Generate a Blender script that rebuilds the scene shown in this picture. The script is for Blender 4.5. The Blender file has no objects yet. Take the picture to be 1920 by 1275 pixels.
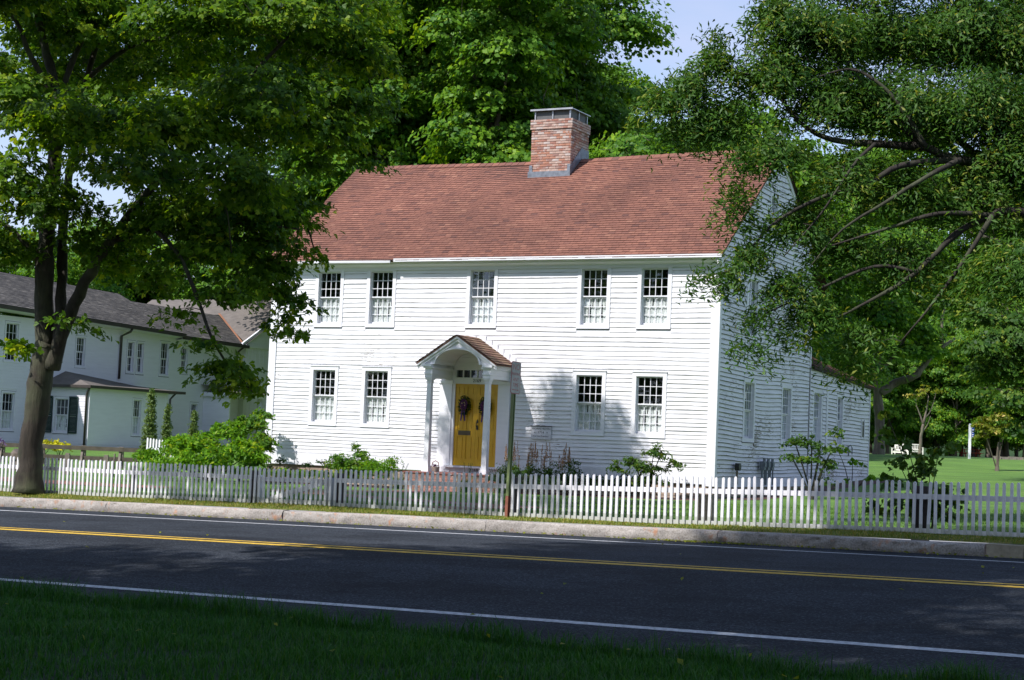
import bpy, bmesh, math, random
import numpy as np
from mathutils import Matrix, Vector
random.seed(7)
RG = np.random.default_rng(11)
scene = bpy.context.scene
COL = scene.collection
R = math.radians

# ------------------------------------------------------------ camera (metres, camera at the origin, looking along +Y)
cam = bpy.data.cameras.new('camera')
cam.lens = 58.98; cam.sensor_width = 36.0; cam.clip_end = 3000; cam.clip_start = .1
camo = bpy.data.objects.new('camera', cam); COL.objects.link(camo)
camo.matrix_world = Matrix.Rotation(R(90+3.52), 4, 'X') @ Matrix.Rotation(R(2.364), 4, 'Z')
scene.camera = camo

# ------------------------------------------------------------ sky, sun, exposure
SUN_EL = R(49.0)
SUN_AZ = math.atan2(-.798, -.602)          # compass style, from +Y towards +X
world = bpy.data.worlds.new('World'); scene.world = world; world.use_nodes = True
wt = world.node_tree; wn = wt.nodes; wl = wt.links; wn.clear()
wout = wn.new('ShaderNodeOutputWorld'); bg = wn.new('ShaderNodeBackground'); bg.inputs['Strength'].default_value = .15
sky = wn.new('ShaderNodeTexSky'); sky.sky_type = 'NISHITA'; sky.sun_disc = False
sky.sun_elevation = SUN_EL; sky.sun_rotation = SUN_AZ; sky.altitude = 50; sky.air_density = 1.0; sky.dust_density = .6; sky.ozone_density = 3.0
tc = wn.new('ShaderNodeTexCoord'); mp = wn.new('ShaderNodeMapping'); mp.inputs['Scale'].default_value = (1.2, 1.2, 3.6); mp.inputs['Location'].default_value = (.35, .1, .2)
nz = wn.new('ShaderNodeTexNoise'); nz.inputs['Scale'].default_value = 2.2; nz.inputs['Detail'].default_value = 7; nz.inputs['Roughness'].default_value = .55
cr = wn.new('ShaderNodeValToRGB'); cr.color_ramp.elements[0].position = .42; cr.color_ramp.elements[1].position = .66
cr.color_ramp.elements[0].color = (.22, .22, .22, 1); cr.color_ramp.elements[1].color = (.78, .78, .78, 1)
mx = wn.new('ShaderNodeMix'); mx.data_type = 'RGBA'; mx.inputs['B'].default_value = (3.85, 3.82, 5.0, 1)
wl.new(tc.outputs['Generated'], mp.inputs['Vector']); wl.new(mp.outputs[0], nz.inputs['Vector']); wl.new(nz.outputs['Fac'], cr.inputs['Fac'])
sx = wn.new('ShaderNodeSeparateXYZ'); wl.new(tc.outputs['Generated'], sx.inputs[0])
mr = wn.new('ShaderNodeMapRange'); mr.inputs['From Min'].default_value = .1; mr.inputs['From Max'].default_value = .75; mr.inputs['To Min'].default_value = 1; mr.inputs['To Max'].default_value = .30; wl.new(sx.outputs['Z'], mr.inputs['Value'])
mm = wn.new('ShaderNodeMath'); mm.operation = 'MULTIPLY'; wl.new(cr.outputs['Color'], mm.inputs[0]); wl.new(mr.outputs[0], mm.inputs[1])
wl.new(mm.outputs[0], mx.inputs['Factor']); wl.new(sky.outputs[0], mx.inputs['A']); wl.new(mx.outputs['Result'], bg.inputs['Color']); wl.new(bg.outputs[0], wout.inputs['Surface'])

sl = bpy.data.lights.new('sun', 'SUN'); sl.energy = 4.7; sl.angle = R(.55); sl.color = (1, .955, .935)
slo = bpy.data.objects.new('sun', sl); COL.objects.link(slo)
sdir = Vector((-.798*math.cos(SUN_EL), -.602*math.cos(SUN_EL), math.sin(SUN_EL)))
slo.rotation_euler = sdir.to_track_quat('Z', 'Y').to_euler()
scene.view_settings.view_transform = 'Standard'; scene.view_settings.look = 'None'
scene.view_settings.exposure = .40; scene.view_settings.gamma = 1.0
scene.render.engine = 'CYCLES'
scene.cycles.max_bounces = 6; scene.cycles.diffuse_bounces = 4; scene.cycles.transparent_max_bounces = 8

# ------------------------------------------------------------ materials
def nmat(name):
    m = bpy.data.materials.new(name); m.use_nodes = True
    return m, m.node_tree.nodes, m.node_tree.links, m.node_tree.nodes['Principled BSDF']
def N(n, t, **kw):
    x = n.new(t)
    for k, v in kw.items():
        if k in x.inputs: x.inputs[k].default_value = v
        else: setattr(x, k, v)
    return x
def noise(n, l, scale, detail=5, rough=.55, vec=None, mscale=None, coord='Object'):
    t = N(n, 'ShaderNodeTexNoise', Scale=scale, Detail=detail, Roughness=rough)
    if mscale or vec is None:
        c = n.new('ShaderNodeTexCoord'); m = n.new('ShaderNodeMapping')
        if mscale: m.inputs['Scale'].default_value = mscale
        l.new(c.outputs[coord], m.inputs['Vector']); l.new(m.outputs[0], t.inputs['Vector'])
    return t
def ramp(n, l, src, stops):
    r = n.new('ShaderNodeValToRGB'); e = r.color_ramp.elements
    while len(e) < len(stops): e.new(.5)
    for i, (p, c) in enumerate(stops):
        e[i].position = p; e[i].color = (*c, 1) if len(c) == 3 else c
    l.new(src, r.inputs['Fac']); return r
def mixc(n, l, f, a, b, mode='MIX'):
    m = n.new('ShaderNodeMix'); m.data_type = 'RGBA'; m.blend_type = mode
    for k, v in (('Factor', f), ('A', a), ('B', b)):
        if isinstance(v, (int, float)): m.inputs[k].default_value = v
        elif isinstance(v, tuple): m.inputs[k].default_value = (*v, 1)
        else: l.new(v, m.inputs[k])
    return m.outputs['Result']
def bump(n, l, b, h, strength=.4, dist=.01):
    x = n.new('ShaderNodeBump'); x.inputs['Strength'].default_value = strength; x.inputs['Distance'].default_value = dist
    l.new(h, x.inputs['Height']); l.new(x.outputs[0], b.inputs['Normal'])
g3 = lambda v: (v, v, v)

def simple(name, col, rough=.6, metal=0, var=.12, scale=6, bmp=0):
    m, n, l, b = nmat(name)
    t = noise(n, l, scale)
    lo = tuple(c*(1-var) for c in col); hi = tuple(min(1, c*(1+var)) for c in col)
    r = ramp(n, l, t.outputs['Fac'], [(.3, lo), (.7, hi)])
    l.new(r.outputs[0], b.inputs['Base Color']); b.inputs['Roughness'].default_value = rough; b.inputs['Metallic'].default_value = metal
    if bmp: bump(n, l, b, t.outputs['Fac'], bmp, .01)
    return m

def paint(name, col=(.76, .765, .775), peel=.0, dirt=.25):
    """old white house paint: dirt streaks along the boards and, with peel, flakes down to grey wood"""
    m, n, l, b = nmat(name)
    t1 = noise(n, l, 1.0, 6, .6, mscale=(1.2, 1.2, 9))
    base = ramp(n, l, t1.outputs['Fac'], [(.25, tuple(c*(1-dirt) for c in col)), (.6, col)]).outputs[0]
    if peel > 0:
        t2 = noise(n, l, 1.0, 9, .72, mscale=(4.0, 4.0, 34))
        t3 = noise(n, l, .55, 3, .5, mscale=(1, 1, 1.3))
        s = N(n, 'ShaderNodeMath', operation='MULTIPLY_ADD'); l.new(t3.outputs['Fac'], s.inputs[0]); s.inputs[1].default_value = .55; l.new(t2.outputs['Fac'], s.inputs[2])
        f = ramp(n, l, s.outputs[0], [(1.0-peel, g3(0)), (1.02-peel, g3(1))]).outputs[0]
        wood = ramp(n, l, t2.outputs['Fac'], [(.3, (.10, .085, .065)), (.8, (.26, .22, .17))]).outputs[0]
        base = mixc(n, l, f, base, wood)
    l.new(base, b.inputs['Base Color']); b.inputs['Roughness'].default_value = .55
    t4 = noise(n, l, 30, 3); bump(n, l, b, t4.outputs['Fac'], .15, .004)
    return m

def leafmat(name, dark, light, trans=.45, yel=None):
    m, n, l, b = nmat(name)
    a = N(n, 'ShaderNodeAttribute'); a.attribute_name = 'tint'
    stops = [(0, dark), (.7, light)] + ([(1, yel)] if yel else [(1, tuple(c*1.25 for c in light))])
    r = ramp(n, l, a.outputs['Fac'], stops)
    l.new(r.outputs[0], b.inputs['Base Color']); b.inputs['Roughness'].default_value = .5; b.inputs['Specular IOR Level'].default_value = .22
    tr = n.new('ShaderNodeBsdfTranslucent'); ms = n.new('ShaderNodeMixShader'); ms.inputs[0].default_value = trans
    tcol = mixc(n, l, 1.0, r.outputs[0], (1.35, 1.2, .45), 'MULTIPLY'); l.new(tcol, tr.inputs['Color'])
    out = n['Material Output']; l.new(b.outputs[0], ms.inputs[1]); l.new(tr.outputs[0], ms.inputs[2]); l.new(ms.outputs[0], out.inputs['Surface'])
    return m

def bark(name, c1, c2, sc=1.0):
    m, n, l, b = nmat(name)
    t = noise(n, l, 1.0, 8, .65, mscale=(14*sc, 14*sc, 3.2*sc))
    r = ramp(n, l, t.outputs['Fac'], [(.3, c1), (.72, c2)])
    t2 = noise(n, l, 1.3, 3); r2 = mixc(n, l, ramp(n, l, t2.outputs['Fac'], [(.45, g3(0)), (.7, g3(.5))]).outputs[0], r.outputs[0], (.12, .15, .07))
    l.new(r2, b.inputs['Base Color']); b.inputs['Roughness'].default_value = .9; bump(n, l, b, t.outputs['Fac'], .9, .03)
    return m

M = {}
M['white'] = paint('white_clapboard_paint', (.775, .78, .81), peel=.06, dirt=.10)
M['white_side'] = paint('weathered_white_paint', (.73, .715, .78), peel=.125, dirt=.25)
M['trim'] = paint('white_trim_paint', (.775, .78, .81), peel=.0, dirt=.08)
M['trim_side'] = paint('weathered_trim_paint', (.73, .715, .78), peel=.06, dirt=.2)
M['edge_front'] = simple('shadow_line_board_edge', (.50, .49, .48), .8, var=.5, scale=3)  # grey strip on front board bottoms: the shadow line put into the colour
M['edge_side'] = simple('dirty_shadowed_board_edge', (.085, .09, .06), .9, var=.7, scale=5)  # board bottoms coloured dark for both dirt and the shadow lines under them
M['neigh'] = paint('cool_white_paint', (.76, .745, .79), peel=0, dirt=.08)
def picket_mat():
    m = paint('picket_paint', (.80, .795, .83), peel=.03, dirt=.08); n, l = m.node_tree.nodes, m.node_tree.links; b = n['Principled BSDF']
    src = b.inputs['Base Color'].links[0].from_socket; g = N(n, 'ShaderNodeNewGeometry'); oi = N(n, 'ShaderNodeObjectInfo'); c = n.new('ShaderNodeTexCoord'); sp = n.new('ShaderNodeSeparateXYZ'); l.new(c.outputs['Object'], sp.inputs[0])
    t = noise(n, l, 7, 4, .6); ad = N(n, 'ShaderNodeMath', operation='MULTIPLY_ADD'); l.new(t.outputs['Fac'], ad.inputs[0]); ad.inputs[1].default_value = -.30; l.new(sp.outputs['Z'], ad.inputs[2])
    f = ramp(n, l, ad.outputs[0], [(-.0, g3(.55)), (.05, g3(0))]); c1 = mixc(n, l, f.outputs[0], src, (.26, .29, .20))
    v = ramp(n, l, oi.outputs['Random'], [(0, g3(.92)), (1, g3(1.04))]); c2 = mixc(n, l, 1.0, c1, v.outputs[0], 'MULTIPLY'); l.new(c2, b.inputs['Base Color']); return m
M['picket'] = picket_mat()
M['darkroom'] = simple('dark_interior', (.030, .030, .032), .9)  # near-black colour that stands in for unlit rooms
M['curtain'] = simple('lace_curtain', (.86, .85, .82), .9, var=.15, scale=18)
M['yellow_door'] = simple('yellow_door_paint', (.60, .345, .008), .38, var=.06, scale=8)
M['black'] = simple('black_iron', (.02, .02, .02), .45)
M['bronze'] = simple('dark_brass', (.10, .08, .05), .4, metal=.6)
M['lead'] = simple('lead_flashing', (.17, .19, .22), .5, metal=.3, var=.3, scale=9)
M['steel'] = simple('galvanised_metal', (.42, .42, .43), .4, metal=.8, var=.2)
M['mesh_dark'] = simple('chimney_screen_mesh', (.11, .11, .11), .6, metal=.5)
M['gutter'] = simple('brown_gutter', (.055, .045, .04), .4)
M['shutter'] = simple('dark_green_shutter', (.012, .035, .030), .4)
M['railwood'] = simple('weathered_brown_rail', (.085, .070, .052), .9, var=.3, bmp=.4)
M['postwood'] = simple('dark_post_wood', (.055, .045, .040), .9, var=.35, bmp=.4)
M['postpale'] = simple('grey_split_post_wood', (.20, .17, .14), .9, var=.3, bmp=.4)
M['stone'] = simple('foundation_stone', (.34, .26, .20), .9, var=.35, scale=3, bmp=.5)
M['granite_post'] = simple('granite_post', (.25, .23, .19), .9, var=.3, scale=20, bmp=.5)
M['brickpath'] = simple('path_brick_red', (.22, .085, .06), .9, var=.4, scale=4, bmp=.3)
M['mulch'] = simple('bark_mulch', (.075, .035, .022), .95, var=.5, scale=25, bmp=.6)
M['redpaint'] = simple('barn_red_paint', (.34, .045, .035), .6)
M['cream'] = simple('bench_white_paint', (.74, .72, .64), .6)
M['blue'] = simple('blue_enamel', (.012, .045, .25), .4)
M['plaque'] = simple('plaque_board', (.62, .62, .66), .6, var=.15, scale=12)
M['ink'] = simple('dark_lettering', (.02, .022, .03), .5)
M['signred'] = simple('faded_red_lettering', (.42, .13, .13), .5)
M['signwhite'] = simple('faded_sign_face', (.42, .40, .39), .5, var=.2)
M['signedge'] = simple('faded_red_border', (.34, .12, .13), .5)
M['greenpost'] = simple('olive_green_post', (.17, .22, .09), .5, var=.15)
M['rust'] = simple('rusty_red_post_foot', (.24, .08, .05), .8, var=.3)
M['lane_white'] = simple('white_road_paint', (.50, .51, .53), .7, var=.38, scale=22)
M['lane_yellow'] = simple('yellow_road_paint', (.58, .37, .035), .7, var=.38, scale=22)
M['terracotta'] = simple('terracotta', (.35, .16, .09), .8)
M['wicker'] = simple('pale_basket', (.5, .38, .3), .8)
M['purple'] = leafmat('purple_petals', (.08, .03, .16), (.22, .10, .38), .2)
M['petals'] = leafmat('wreath_petals', (.03, .012, .06), (.13, .03, .11), .2, yel=(.65, .45, .25))
M['astilbe'] = leafmat('dry_pink_plume', (.30, .17, .12), (.52, .34, .26), .4)
M['yellowflower'] = leafmat('yellow_leaves', (.30, .33, .02), (.62, .60, .03), .4)
M['bark_maple'] = bark('maple_bark', (.013, .011, .007), (.055, .044, .031))
M['bark_locust'] = bark('locust_bark', (.010, .008, .006), (.042, .033, .027))
M['bark_far'] = bark('grey_brown_bark', (.06, .045, .035), (.20, .16, .13), .5)
M['leaf_maple'] = leafmat('maple_leaves', (.018, .075, .008), (.135, .265, .013), .50, yel=(.32, .42, .025))
M['leaf_locust'] = leafmat('locust_leaflets', (.018, .070, .012), (.085, .195, .026), .42, yel=(.26, .30, .05))
M['leaf_far'] = leafmat('woodland_leaves', (.026, .105, .014), (.14, .29, .018), .42, yel=(.24, .38, .02))
M['leaf_wood'] = leafmat('forest_edge_leaves', (.045, .13, .018), (.13, .28, .025), .45, yel=(.32, .40, .02))
M['leaf_lime'] = leafmat('bright_fern_leaves', (.05, .15, .01), (.16, .36, .015), .45, yel=(.36, .46, .02))
M['leaf_shrub'] = leafmat('shrub_leaves', (.025, .075, .012), (.08, .17, .02), .4, yel=(.20, .26, .03))
M['leaf_dark'] = leafmat('dark_hedge_leaves', (.012, .040, .010), (.035, .085, .02), .35)
M['leaf_sap'] = leafmat('turning_sapling_leaves', (.09, .14, .015), (.26, .30, .03), .45, yel=(.62, .48, .16))
M['leaf_vine'] = leafmat('pale_vine_leaves', (.06, .12, .03), (.18, .26, .08), .4)
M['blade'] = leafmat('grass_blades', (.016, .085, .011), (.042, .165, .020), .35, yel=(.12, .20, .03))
M['lawn_blade'] = leafmat('mown_grass_blades', (.055, .14, .015), (.12, .24, .025), .35, yel=(.18, .25, .04))
M['blade_dry'] = leafmat('verge_grass_blades', (.07, .15, .015), (.20, .27, .04), .35, yel=(.48, .36, .14))

def make_glass():
    m, n, l, b = nmat('old_window_glass')
    n.remove(b)
    tr = n.new('ShaderNodeBsdfTransparent'); tr.inputs[0].default_value = (.93, .95, .95, 1)
    gl = n.new('ShaderNodeBsdfGlossy'); gl.inputs['Roughness'].default_value = .04; gl.inputs['Color'].default_value = (.9, .95, 1, 1)
    t = noise(n, l, 2.5, 2); bp = n.new('ShaderNodeBump'); bp.inputs['Strength'].default_value = .25; bp.inputs['Distance'].default_value = .02
    l.new(t.outputs['Fac'], bp.inputs['Height']); l.new(bp.outputs[0], gl.inputs['Normal'])
    fr = N(n, 'ShaderNodeLayerWeight', Blend=.5); pw_ = N(n, 'ShaderNodeMath', operation='POWER'); l.new(fr.outputs['Facing'], pw_.inputs[0]); pw_.inputs[1].default_value = 4.0; mul = N(n, 'ShaderNodeMath', operation='MULTIPLY_ADD'); l.new(pw_.outputs[0], mul.inputs[0]); mul.inputs[1].default_value = .7; mul.inputs[2].default_value = .055
    ms = n.new('ShaderNodeMixShader'); l.new(mul.outputs[0], ms.inputs[0]); l.new(tr.outputs[0], ms.inputs[1]); l.new(gl.outputs[0], ms.inputs[2])
    l.new(ms.outputs[0], n['Material Output'].inputs['Surface']); return m
M['glass'] = make_glass()

def make_shingles(name, cols, dark=.0):
    m, n, l, b = nmat(name)
    a = N(n, 'ShaderNodeAttribute'); a.attribute_name = 'tint'
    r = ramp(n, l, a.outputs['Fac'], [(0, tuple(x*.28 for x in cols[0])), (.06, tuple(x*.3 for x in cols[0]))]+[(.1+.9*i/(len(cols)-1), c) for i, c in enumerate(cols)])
    t = noise(n, l, .35, 4, .6); r2 = ramp(n, l, t.outputs['Fac'], [(.35, g3(.74)), (.62, g3(1.08))])
    t3 = noise(n, l, 60, 2); r3 = ramp(n, l, t3.outputs['Fac'], [(.3, g3(.8)), (.7, g3(1.15))])
    c = mixc(n, l, 1.0, r.outputs[0], r2.outputs[0], 'MULTIPLY'); c = mixc(n, l, 1.0, c, r3.outputs[0], 'MULTIPLY')
    l.new(c, b.inputs['Base Color']); b.inputs['Roughness'].default_value = .9; bump(n, l, b, t3.outputs['Fac'], .4, .004)
    return m
M['shingle_red'] = make_shingles('red_asphalt_shingle', [(.125, .055, .042), (.195, .082, .056), (.23, .096, .063), (.28, .13, .085)])
M['shingle_porch'] = make_shingles('mossy_brown_shingle', [(.11, .055, .04), (.19, .09, .06), (.20, .13, .07), (.26, .15, .10)])
M['shingle_grey'] = make_shingles('weathered_wood_shingle', [(.045, .042, .040), (.085, .08, .075), (.12, .11, .10), (.20, .185, .165)])
M['roof_brown'] = simple('brown_membrane_roof', (.125, .108, .095), .8, var=.2, scale=3)

def make_brick(name, c):
    m, n, l, b = nmat(name)
    t = noise(n, l, 9, 6, .7, mscale=(1, 1, 1), coord='Object'); ob_ = N(n, 'ShaderNodeObjectInfo'); va = N(n, 'ShaderNodeVectorMath', operation='ADD'); tc_ = n.new('ShaderNodeTexCoord'); l.new(tc_.outputs['Object'], va.inputs[0]); l.new(ob_.outputs['Location'], va.inputs[1]); l.new(va.outputs[0], t.inputs['Vector']); r = ramp(n, l, t.outputs['Fac'], [(.28, tuple(x*.7 for x in c)), (.46, c), (.55, c), (.66, (.50, .43, .39))])
    l.new(r.outputs[0], b.inputs['Base Color']); b.inputs['Roughness'].default_value = .9; bump(n, l, b, t.outputs['Fac'], .6, .01); return m
BR = [make_brick('brick_orange', (.40, .19, .125)), make_brick('brick_red', (.33, .155, .115)), make_brick('brick_pale', (.44, .30, .24)), make_brick('brick_brown', (.29, .165, .135)), make_brick('brick_limed', (.48, .40, .36))]
M['mortar'] = simple('lime_mortar', (.46, .42, .38), .95, var=.25, scale=14, bmp=.5)

def make_asphalt():
    m, n, l, b = nmat('asphalt')
    t = noise(n, l, 38, 4, .8); r = ramp(n, l, t.outputs['Fac'], [(.32, (.006, .008, .012)), (.54, (.030, .036, .045)), (.68, (.13, .14, .15)), (.8, (.3, .3, .3))])
    c0 = n.new('ShaderNodeTexCoord'); rt = n.new('ShaderNodeMapping'); rt.inputs['Rotation'].default_value = (0, 0, -ROADA_); l.new(c0.outputs['Object'], rt.inputs['Vector'])
    m2 = n.new('ShaderNodeMapping'); m2.inputs['Scale'].default_value = (.06, 1.1, 1); l.new(rt.outputs[0], m2.inputs['Vector'])
    t2 = N(n, 'ShaderNodeTexNoise', Scale=1.0, Detail=5, Roughness=.6); l.new(m2.outputs[0], t2.inputs['Vector']); r2 = ramp(n, l, t2.outputs['Fac'], [(.35, g3(.78)), (.65, g3(1.2))])
    c = mixc(n, l, 1.0, r.outputs[0], r2.outputs[0], 'MULTIPLY')
    t3 = noise(n, l, .9, 4, .6); r3 = ramp(n, l, t3.outputs['Fac'], [(.38, g3(.75)), (.5, g3(1)), (.66, g3(1.12))]); c = mixc(n, l, 1.0, c, r3.outputs[0], 'MULTIPLY')
    # fine cracks: thin lines where a stretched, warped noise crosses a level
    m3 = n.new('ShaderNodeMapping'); m3.inputs['Scale'].default_value = (.10, .35, 1); l.new(rt.outputs[0], m3.inputs['Vector'])
    t4 = N(n, 'ShaderNodeTexNoise', Scale=2.2, Detail=7, Roughness=.62); l.new(m3.outputs[0], t4.inputs['Vector'])
    f4 = ramp(n, l, t4.outputs['Fac'], [(.494, g3(0)), (.4985, g3(.8)), (.5015, g3(.8)), (.506, g3(0))]); c = mixc(n, l, f4.outputs[0], c, (.010, .011, .013))
    l.new(c, b.inputs['Base Color']); b.inputs['Roughness'].default_value = .92; b.inputs['Specular IOR Level'].default_value = .12; bump(n, l, b, t.outputs['Fac'], .6, .008); return m
ROADA_ = math.atan2(-.5136, .858)
M['asphalt'] = make_asphalt()

def make_granite():
    m, n, l, b = nmat('granite_kerb')
    t = noise(n, l, 45, 4, .7); r = ramp(n, l, t.outputs['Fac'], [(.28, (.17, .155, .14)), (.5, (.37, .34, .31)), (.75, (.52, .49, .46))])
    t2 = noise(n, l, 1, 5, .6, mscale=(7, 7, 5)); f = ramp(n, l, t2.outputs['Fac'], [(.58, g3(0)), (.72, g3(.7))])
    t5 = noise(n, l, 1.2, 3); f2 = ramp(n, l, t5.outputs['Fac'], [(.4, g3(.78)), (.6, g3(1.05))])
    c = mixc(n, l, f.outputs[0], r.outputs[0], (.50, .20, .07)); c = mixc(n, l, 1.0, c, f2.outputs[0], 'MULTIPLY')
    l.new(c, b.inputs['Base Color']); b.inputs['Roughness'].default_value = .9; bump(n, l, b, t.outputs['Fac'], .7, .012); return m
M['granite'] = make_granite()
M['concrete'] = simple('drain_inlet_concrete', (.34, .30, .22), .9, var=.2, scale=15, bmp=.3)

def make_lawn(name, a, b_, c_, sc=.5):
    m, n, l, b = nmat(name)
    t = noise(n, l, sc, 4, .6); r = ramp(n, l, t.outputs['Fac'], [(.3, a), (.55, b_), (.75, c_)])
    t2 = noise(n, l, 30, 4, .8); r2 = ramp(n, l, t2.outputs['Fac'], [(.25, g3(.55)), (.75, g3(1.35))])
    t3 = noise(n, l, 1, 2, .5, mscale=(.16, 1.3, 1)); r3 = ramp(n, l, t3.outputs['Fac'], [(.35, g3(.82)), (.65, g3(1.18))])
    c = mixc(n, l, 1.0, r.outputs[0], r2.outputs[0], 'MULTIPLY'); c = mixc(n, l, 1.0, c, r3.outputs[0], 'MULTIPLY')
    l.new(c, b.inputs['Base Color']); b.inputs['Roughness'].default_value = .95; bump(n, l, b, t2.outputs['Fac'], .8, .05); return m
M['lawn'] = make_lawn('lawn_turf', (.07, .160, .018), (.105, .220, .026), (.16, .26, .040))
M['verge'] = make_lawn('verge_turf', (.10, .14, .03), (.19, .19, .05), (.36, .27, .11), 2.5)
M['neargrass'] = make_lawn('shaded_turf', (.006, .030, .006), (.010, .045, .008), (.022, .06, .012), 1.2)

# ------------------------------------------------------------ mesh helpers
def obj(name, me, parent=None, loc=(0, 0, 0), rot=(0, 0, 0)):
    o = bpy.data.objects.new(name, me); COL.objects.link(o)
    o.location = loc; o.rotation_euler = rot
    if parent: o.parent = parent
    return o
def root(name, label, cat, loc=(0, 0, 0), rz=0, group=None, rot=None):
    o = obj(name, None, None, loc, rot or (0, 0, rz)); o.empty_display_size = .2
    return tag(o, label, cat, group)
def tag(o, label, cat, group=None):
    o['label'] = label; o['category'] = cat
    if group: o['group'] = group
    return o
def struct(o): o['kind'] = 'structure'; return o
def stuff(o): o['kind'] = 'stuff'; return o

class MB:
    def __init__(s): s.v = []; s.f = []; s.mi = []; s.mats = []; s.cur = 0; s.t = []; s.tint = 0.
    def mat(s, m):
        if m not in s.mats: s.mats.append(m)
        s.cur = s.mats.index(m); return s
    def poly(s, pts, ):
        i = len(s.v); s.v += [tuple(p) for p in pts]; s.f.append(tuple(range(i, i+len(pts)))); s.mi.append(s.cur); s.t += [s.tint]*len(pts)
    def box(s, x0, x1, y0, y1, z0, z1, T=None):
        p = [(x0, y0, z0), (x1, y0, z0), (x1, y1, z0), (x0, y1, z0), (x0, y0, z1), (x1, y0, z1), (x1, y1, z1), (x0, y1, z1)]
        s.hexa(p, T)
    def hexa(s, p, T=None):
        if T is not None: p = [tuple(T @ Vector(q)) for q in p]
        i = len(s.v); s.v += p; s.t += [s.tint]*8
        for q in ((0, 3, 2, 1), (4, 5, 6, 7), (0, 1, 5, 4), (1, 2, 6, 5), (2, 3, 7, 6), (3, 0, 4, 7)):
            s.f.append(tuple(i+k for k in q)); s.mi.append(s.cur)
    def prism(s, prof, a, b, ax='x'):
        """closed 2-D profile extruded from a to b along ax; profile is (y,z) for x, (x,z) for y, (x,y) for z"""
        def P(u, v, w): return {'x': (w, u, v), 'y': (u, w, v), 'z': (u, v, w)}[ax]
        n = len(prof); i = len(s.v); s.v += [P(u, v, a) for u, v in prof] + [P(u, v, b) for u, v in prof]; s.t += [s.tint]*(2*n)
        s.f.append(tuple(i+k for k in range(n))); s.mi.append(s.cur); s.f.append(tuple(i+n+k for k in reversed(range(n)))); s.mi.append(s.cur)
        for k in range(n):
            q = (k+1) % n; s.f.append((i+k, i+n+k, i+n+q, i+q)); s.mi.append(s.cur)
    def tube(s, pts, rad, seg=6, cap=True):
        pts = [Vector(p) for p in pts]; n = len(pts); rings = []
        a = None
        for k, p in enumerate(pts):
            d = (pts[min(k+1, n-1)] - pts[max(k-1, 0)])
            if d.length < 1e-6: d = Vector((0, 0, 1))
            d.normalize()
            if a is None: a = d.cross(Vector((.31, .95, .02)) if abs(d.z) > .7 else Vector((0, 0, 1)))
            else: a = a - d*a.dot(d)
            if a.length < 1e-4: a = d.orthogonal()
            a.normalize(); b = d.cross(a)
            r = rad[k] if hasattr(rad, '__len__') else rad
            i = len(s.v); rings.append(i)
            for j in range(seg):
                t = 2*math.pi*j/seg; q = p + a*(r*math.cos(t)) + b*(r*math.sin(t)); s.v.append(tuple(q)); s.t.append(s.tint)
        for k in range(n-1):
            for j in range(seg):
                q = (j+1) % seg; s.f.append((rings[k]+j, rings[k]+q, rings[k+1]+q, rings[k+1]+j)); s.mi.append(s.cur)
        if cap:
            for rr in (rings[0], rings[-1]): s.f.append(tuple(rr+j for j in range(seg))); s.mi.append(s.cur)
    def mesh(s, name, mat=None, smooth=False, recalc=True):
        me = bpy.data.meshes.new(name); me.from_pydata(s.v, [], s.f)
        for m in ([mat] if mat else s.mats): me.materials.append(m)
        if not mat: me.polygons.foreach_set('material_index', s.mi)
        if any(s.t):
            at = me.attributes.new('tint', 'FLOAT', 'POINT'); at.data.foreach_set('value', s.t)
        if recalc:
            bm = bmesh.new(); bm.from_mesh(me); bmesh.ops.recalc_face_normals(bm, faces=bm.faces); bm.to_mesh(me); bm.free()
        if smooth: me.polygons.foreach_set('use_smooth', [True]*len(me.polygons))
        me.update(); return me
    def build(s, name, mat=None, parent=None, loc=(0, 0, 0), rot=(0, 0, 0), smooth=False, recalc=True):
        return obj(name, s.mesh(name, mat, smooth, recalc), parent, loc, rot)

def np_mesh(name, V, F, mat, tint=None, smooth=False):
    V = np.asarray(V, np.float32); F = np.asarray(F, np.int32); me = bpy.data.meshes.new(name)
    me.vertices.add(len(V)); me.vertices.foreach_set('co', V.ravel()); k = F.shape[1]
    me.loops.add(F.size); me.loops.foreach_set('vertex_index', F.ravel())
    me.polygons.add(len(F)); me.polygons.foreach_set('loop_start', np.arange(0, F.size, k, dtype=np.int32))
    if smooth: me.polygons.foreach_set('use_smooth', np.ones(len(F), bool))
    me.materials.append(mat)
    if tint is not None:
        at = me.attributes.new('tint', 'FLOAT', 'POINT'); at.data.foreach_set('value', np.asarray(tint, np.float32))
    me.update(calc_edges=True); return me

def text_obj(name, txt, size, mat, parent, loc, rot, depth=.004, align='CENTER'):
    cu = bpy.data.curves.new(name, 'FONT'); cu.body = txt; cu.size = size; cu.extrude = depth; cu.align_x = align; cu.align_y = 'CENTER'; cu.resolution_u = 3
    to = bpy.data.objects.new('tmp', cu); COL.objects.link(to); bpy.context.view_layer.update()
    me = bpy.data.meshes.new_from_object(to.evaluated_get(bpy.context.evaluated_depsgraph_get())); bpy.data.objects.remove(to)
    me.materials.clear(); me.materials.append(mat)
    return obj(name, me, parent, loc, rot)

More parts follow.
